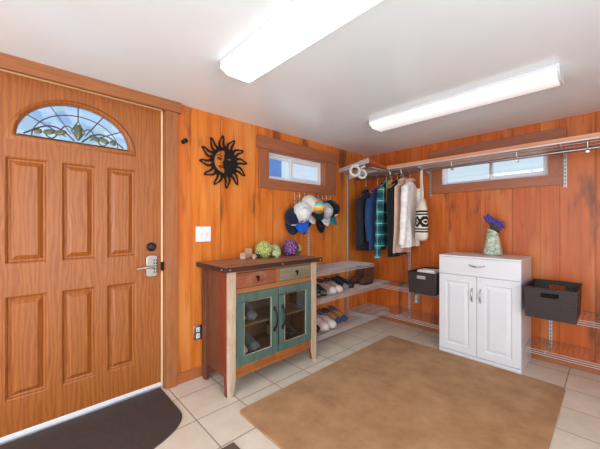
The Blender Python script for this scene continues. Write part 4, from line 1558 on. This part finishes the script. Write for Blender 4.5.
F_NAVY = fabric('cap_navy', srgb(26, 34, 58))
F_BLUE = fabric('cap_royal_blue', srgb(24, 88, 190))
F_WHITE = fabric('cap_white_mesh', srgb(218, 220, 224), weave=300, bmp=0.6)
F_CREAM = fabric('cap_cream', srgb(222, 214, 204))
F_BLACK = fabric('cap_black', srgb(24, 25, 30))
F_TEAL = fabric('cap_teal', srgb(8, 118, 132))
F_GOLD = fabric('cap_gold_badge', srgb(150, 128, 84))
F_RAIN = striped('cap_sunset_stripes', [srgb(232, 210, 90), srgb(120, 190, 190), srgb(80, 160, 180), srgb(236, 120, 60), srgb(240, 170, 70)], 'z', 0.022)
m_, nt_, b__ = nodes('cap_tropical_print')
nt_.links.new(ramp(nt_, noise(nt_, coords(nt_), 34, 3), (0.35, srgb(70, 140, 150)), (0.48, srgb(170, 214, 216)), (0.58, srgb(232, 150, 160)), (0.7, srgb(230, 226, 220))), b__.inputs['Base Color'])
b__.inputs['Roughness'].default_value = 0.85
F_TROP = m_
F_SIGN = striped('cap_white_stripe_badge', [srgb(235, 235, 240), srgb(24, 70, 170), srgb(210, 60, 50)], 'y', 0.016)

cap('navy blue cap at the door end of the cap rack', (0.05, -1.45, 1.325), 1.3, -0.4, F_NAVY, F_NAVY, badge=F_CREAM, roll=0.1, s=0.98)
cap('white mesh cap with royal blue brim and white striped badge', (0.12, -1.39, 1.365), 1.22, -0.42, F_WHITE, F_BLUE, badge=F_SIGN, s=1.12)
cap('black cap half hidden below the white and blue cap', (0.04, -1.265, 1.285), 1.5, 0.0, F_BLACK, F_BLACK, s=0.74)
cap('cream cap with long cream brim in the middle of the rack', (0.085, -1.255, 1.445), 1.1, 0.05, F_CREAM, F_CREAM, s=1.1)
cap('cap with sunset striped crown and black brim', (0.175, -1.205, 1.422), 0.85, -0.5, F_RAIN, F_BLACK, badge=F_GOLD, s=0.88)
cap('pale cap with pink and teal tropical print', (0.13, -1.035, 1.395), 1.2, -0.2, F_TROP, F_TROP, s=0.9)
cap('black cap half hidden below the tropical print cap', (0.04, -0.985, 1.305), 1.5, -0.2, F_BLACK, F_BLACK, s=0.8)
cap('black cap with teal brim at the coat end of the cap rack', (0.08, -0.90, 1.42), 1.05, 0.15, F_BLACK, F_TEAL, badge=F_CREAM, s=1.05)

# ------------------------------------------------------------------ baskets
M_BASK = woven('dark_wicker', srgb(30, 23, 22), srgb(66, 53, 49))


def basket(loc, wx, wy, h, label):
    t = thing('storage_basket', label, 'basket', loc, 0, 'dark woven baskets')
    k = 0.95
    th = 0.007
    b_ = MB()

    def wall(axis, sgn):
        """slightly flared wall, handle slot in the two narrow ends"""
        def P(u, v, off):
            f_ = k + (1 - k) * v
            if axis == 'y':
                return Vector((u * wx / 2 * f_, sgn * (wy / 2 * f_ - off), v * h))
            return Vector((sgn * (wx / 2 * f_ - off), u * wy / 2 * f_, v * h))
        us = [-1, -0.72, -0.34, 0.34, 0.72, 1]
        vs_ = [0, 0.35, 0.70, 0.86, 1.0]
        for i in range(5):
            for j in range(4):
                if axis == 'y' and i == 2 and j == 2:
                    continue
                A = [P(us[i], vs_[j], 0), P(us[i + 1], vs_[j], 0), P(us[i + 1], vs_[j + 1], 0), P(us[i], vs_[j + 1], 0)]
                B = [P(us[i], vs_[j], th), P(us[i + 1], vs_[j], th), P(us[i + 1], vs_[j + 1], th), P(us[i], vs_[j + 1], th)]
                va = [b_.b.verts.new(p) for p in A]
                vb = [b_.b.verts.new(p) for p in B]
                b_.b.faces.new(va)
                b_.b.faces.new(vb[::-1])
                hole = axis == 'y' and ((i == 2 and j in (1, 3)) or (j == 2 and i in (1, 3)))
                for q in range(4):
                    edge = (j == 0 and q == 0) or (j == 3 and q == 2) or hole
                    if edge:
                        b_.b.faces.new((va[q], va[(q + 1) % 4], vb[(q + 1) % 4], vb[q]))
    for ax in ('x', 'y'):
        for sg in (-1, 1):
            wall(ax, sg)
    b_.box(-wx / 2 * k, wx / 2 * k, -wy / 2 * k, wy / 2 * k, 0, 0.008)
    b_.build('woven_body', M_BASK, t, smooth=False)
    r = MB()
    r.tube([(-wx / 2, -wy / 2, h), (wx / 2, -wy / 2, h), (wx / 2, wy / 2, h), (-wx / 2, wy / 2, h)], 0.006, 6, closed=True)
    r.build('rim', M_BASK, t)
    return t


basket((2.005, -0.335, 0.5165), 0.318, 0.45, 0.238, 'dark woven empty basket on the wire shelf beside the white cabinet')
basket((0.997, -0.33, 0.537), 0.276, 0.42, 0.222, 'dark woven basket with white papers, between the coats and white cabinet')
M_PAPER = fabric('white_paper', srgb(232, 230, 228), 0.8, var=0.03)
pb = MB()
rr = []
for z, k in ((0.0, 0.9), (0.06, 1.0), (0.12, 0.98), (0.19, 0.94), (0.222, 0.84)):
    rr.append([(0.105 * k * x * 2, 0.15 * k * y * 2, z + (0.012 * math.sin(9 * x + 4 * y) if z > 0.15 else 0)) for x, y in rounded_rect(-0.5, 0.5, -0.5, 0.5, 0.12)])
pb.loft(rr)
o = pb.build('paper_bundle', M_PAPER, bevel=0.004)
o.location = (0.998, -0.325, 0.546)
o.rotation_euler = (0, 0, 0.06)
tag(o, 'white paper bundle lying in the dark basket near the coats', 'paper')

# ------------------------------------------------------------------ shoes
def shoe(label, loc, rz, upper, sole, accent, style='sneaker', s=1.0, group='shoes on the shelves', toe=None):
    """toe towards +x, heel at -x, resting on z=0"""
    t = thing({'sneaker': 'sneaker', 'sandal': 'sandal', 'boot': 'ankle_boot'}[style], label, {'sneaker': 'sneaker', 'sandal': 'sandal', 'boot': 'boot'}[style], loc, rz, group)
    L = 0.135 * s

    def outline(sc=1.0):
        p = []
        for k in range(28):
            a = 2 * PI * k / 28
            x = math.cos(a)
            wv = 0.042 + 0.008 * x
            p.append((x * L * sc, math.sin(a) * wv * s * sc * (1.0 - 0.12 * math.exp(-((x + 0.15) / 0.35) ** 2))))
        return p
    so = MB()
    z1 = (0.026 if style == 'sandal' else 0.033) * s
    oo = outline()
    so.loft([[(x, y, (0.010 * s if x > 0.1 * s else 0) * max(0, (x - 0.09 * s) / 0.05)) for x, y in outline(0.96)], [(x, y, z1 * 0.5) for x, y in oo], [(x, y, z1) for x, y in outline(0.97)]])
    so.build('sole', sole, t, ang=50)
    if style == 'sandal':
        st_ = MB()
        for x, hh in ((0.075, 0.045), (0.035, 0.06), (-0.02, 0.07)):
            pts = [(x * s + 0.01 * math.sin(a * 2), 0.042 * s * math.cos(a), z1 * 0.8 + hh * s * math.sin(a)) for a in [PI * k / 10 for k in range(11)]]
            st_.tube(pts, 0.009 * s, 6)
        pts = [(-0.045 * s - 0.075 * s * math.sin(a), 0.038 * s * math.cos(a), z1 + 0.05 * s) for a in [PI * k / 10 for k in range(11)]]
        st_.tube(pts, 0.008 * s, 6)
        st_.tube([(0.09 * s, 0, z1 + 0.03 * s), (0.03 * s, 0, z1 + 0.066 * s), (-0.02 * s, 0, z1 + 0.07 * s)], 0.009 * s, 6)
        st_.build('strap', upper, t)
        fb = MB().loft([[(x, y, z1) for x, y in outline(0.93)], [(x, y, z1 + 0.006 * s) for x, y in outline(0.9)]])
        fb.build('footbed', accent, t)
        return t
    hi = 0.17 if style == 'boot' else 0.0
    rings = []
    n = 16
    xs = [-0.128, -0.12, -0.095, -0.06, -0.02, 0.02, 0.06, 0.095, 0.118, 0.128]
    hs = [0.055, 0.085, 0.090, 0.080, 0.078, 0.070, 0.052, 0.042, 0.032, 0.015]
    for x, h_ in zip(xs, hs):
        q = x * s / L
        wv = (0.040 + 0.007 * q) * s * (max(0.0, 1 - abs(q) ** 5)) ** 0.5 + 0.004
        ring = []
        for k in range(n):
            a = PI * k / (n - 1)
            ring.append((x * s, wv * math.cos(a), z1 * 0.8 + h_ * s * math.sin(a) ** 0.75))
        rings.append(ring)
    up = MB().loft(rings)
    up.build('upper', upper, t, ang=60)
    op = MB()
    if style == 'boot':
        rr = []
        for z, rx, ry, cx in ((0.055, 0.056, 0.040, -0.062), (0.10, 0.052, 0.042, -0.066), (0.16, 0.055, 0.046, -0.068), (0.21, 0.060, 0.050, -0.068), (0.212, 0.052, 0.042, -0.068), (0.15, 0.045, 0.038, -0.068)):
            rr.append([(cx * s + rx * s * math.cos(2 * PI * k / 20), ry * s * math.sin(2 * PI * k / 20), z * s) for k in range(20)])
        op.loft(rr)
        op.build('shaft', upper, t, ang=60)
        ac = MB().tube([(-0.062 * s + 0.058 * s * math.cos(2 * PI * k / 16), 0.048 * s * math.sin(2 * PI * k / 16), 0.11 * s) for k in range(16)], 0.005, 6, closed=True)
        ac.build('strap', accent, t)
        return t
    rg = [(-0.07 * s + 0.048 * s * math.cos(2 * PI * k / 18), 0.030 * s * math.sin(2 * PI * k / 18), z1 + (0.078 + 0.012 * -math.cos(2 * PI * k / 18)) * s) for k in range(18)]
    op.tube(rg, 0.008 * s, 6, closed=True)
    op.b.faces.new([op.b.verts.new((p[0], p[1], p[2] - 0.002)) for p in rg])
    op.build('collar', accent, t)
    tr = []
    for x, h_ in ((0.086, 0.047), (0.100, 0.042), (0.120, 0.033), (0.130, 0.018)):
        q = x * s / L
        wv = (0.042 + 0.007 * q) * s * (max(0.0, 1 - abs(q) ** 5)) ** 0.5 + 0.005
        tr.append([(x * s + 0.001, wv * math.cos(PI * k / 15), z1 * 0.8 + h_ * s * math.sin(PI * k / 15) ** 0.75) for k in range(16)])
    MB().loft(tr).build('toe_cap', toe or sole, t, ang=60)
    la = MB()
    for k in range(4):
        x = (-0.012 + 0.022 * k) * s
        hh = 0.083 - 0.011 * k
        pts = [(x + 0.004 * (i - 2), 0.024 * s * (i - 2) / 2, z1 * 0.8 + hh * s * (1 - 0.10 * (i - 2) ** 2 / 4) + 0.002) for i in range(5)]
        la.tube(pts, 0.0035 * s, 5)
    la.build('lace', accent, t)
    return t


F_SH_BLK = fabric('shoe_black', srgb(34, 36, 42), weave=200)
F_SH_GREY = fabric('shoe_grey', srgb(120, 124, 132), weave=200)
F_SH_PINK = fabric('shoe_blush', srgb(222, 186, 178), weave=200)
F_SH_ROSE = fabric('shoe_rose_grey', srgb(178, 142, 132), weave=200)
F_SH_TAN = fabric('shoe_tan', srgb(172, 126, 72), weave=200)
F_SH_NAVY = fabric('shoe_slate', srgb(58, 72, 92), weave=200)
F_SH_BRN = fabric('boot_brown', srgb(92, 52, 34), weave=200)
M_SOLE_W = plain('sole_white', srgb(216, 206, 200), 0.6)
M_SOLE_G = plain('sole_grey', srgb(120, 120, 124), 0.6)
M_SOLE_K = plain('sole_black', srgb(26, 26, 28), 0.6)
ZM, ZL = 0.518, 0.168
shoe('black strapped sandal next to the rustic cabinet on the middle shelf', (0.21, -1.345, ZM), 0.12, F_SH_BLK, M_SOLE_K, F_SH_GREY, 'sandal')
shoe('black strapped sandal second from the rustic cabinet on the middle shelf', (0.215, -1.235, ZM), -0.1, F_SH_BLK, M_SOLE_K, F_SH_GREY, 'sandal')
shoe('rose grey sneaker next to the black sandals on the middle shelf', (0.20, -1.095, ZM), 0.1, F_SH_ROSE, M_SOLE_W, F_SH_BLK)
shoe('rose grey sneaker next to the black sneakers on the middle shelf', (0.205, -0.985, ZM), -0.06, F_SH_ROSE, M_SOLE_W, F_SH_BLK)
shoe('black sneaker next to the rose grey sneakers on the middle shelf', (0.185, -0.85, ZM), 0.05, F_SH_BLK, M_SOLE_G, F_SH_BLK, s=0.95)
shoe('black sneaker at the corner end of the middle shelf row', (0.175, -0.745, ZM), 0.12, F_SH_BLK, M_SOLE_K, F_SH_BLK, s=0.95)
shoe('black sneaker next to the rustic cabinet on the lowest shelf', (0.20, -1.345, ZL), 0.05, F_SH_BLK, M_SOLE_K, F_SH_BLK, s=0.95)
shoe('blush pink sneaker next to the black one on the lowest shelf', (0.21, -1.235, ZL), 0.1, F_SH_PINK, M_SOLE_W, F_SH_GREY, s=1.05)
shoe('blush pink sneaker with grey laces next to the tan sneakers', (0.215, -1.115, ZL), -0.08, F_SH_PINK, M_SOLE_W, F_SH_NAVY, s=1.05)
shoe('tan sneaker with slate sole next to the pink sneakers', (0.18, -0.985, ZL), 0.05, F_SH_TAN, plain('sole_slate', srgb(62, 74, 92), 0.7), F_SH_BLK, toe=F_SH_NAVY)
shoe('tan sneaker with slate sole at the end of the lowest row', (0.18, -0.87, ZL), -0.05, F_SH_TAN, plain('sole_slate', srgb(62, 74, 92), 0.7), F_SH_NAVY, toe=F_SH_NAVY)
shoe('brown ankle boot in the corner on the middle shelf, nearer the wall', (0.13, -0.42, ZM), -PI / 2 + 0.05, F_SH_BRN, M_SOLE_K, F_SH_BLK, 'boot')
shoe('brown ankle boot in the corner on the middle shelf, nearer the shelf edge', (0.255, -0.40, ZM), -PI / 2 - 0.05, F_SH_BRN, M_SOLE_K, F_SH_BLK, 'boot')
# inside the rustic cabinet
G2 = 'shoes inside the rustic cabinet'
shoe('dark sneaker behind glass on the cabinet middle shelf, end by the entry door', (0.22, -2.25, 0.475), 0.1, F_SH_BLK, M_SOLE_G, F_SH_GREY, group=G2)
shoe('dark sneaker behind glass on the cabinet middle shelf, near the door handles', (0.22, -2.12, 0.475), -0.1, F_SH_NAVY, M_SOLE_G, F_SH_GREY, group=G2)
shoe('grey white sneaker behind glass at the bottom of the cabinet', (0.22, -2.23, 0.21), 0.1, F_SH_GREY, M_SOLE_W, F_SH_BLK, group=G2)
shoe('teal sneaker behind glass at the bottom of the cabinet', (0.22, -2.10, 0.21), 0.0, fabric('shoe_teal', srgb(60, 104, 110)), M_SOLE_G, F_SH_GREY, group=G2)
shoe('tan sneaker behind glass at the bottom, cabinet end by the wire shelves', (0.22, -1.79, 0.21), 0.1, F_SH_TAN, M_SOLE_K, F_SH_BLK, group=G2)
shoe('black sneaker behind glass at the bottom beside the tan one', (0.22, -1.67, 0.21), -0.1, F_SH_BLK, M_SOLE_K, F_SH_BLK, group=G2)
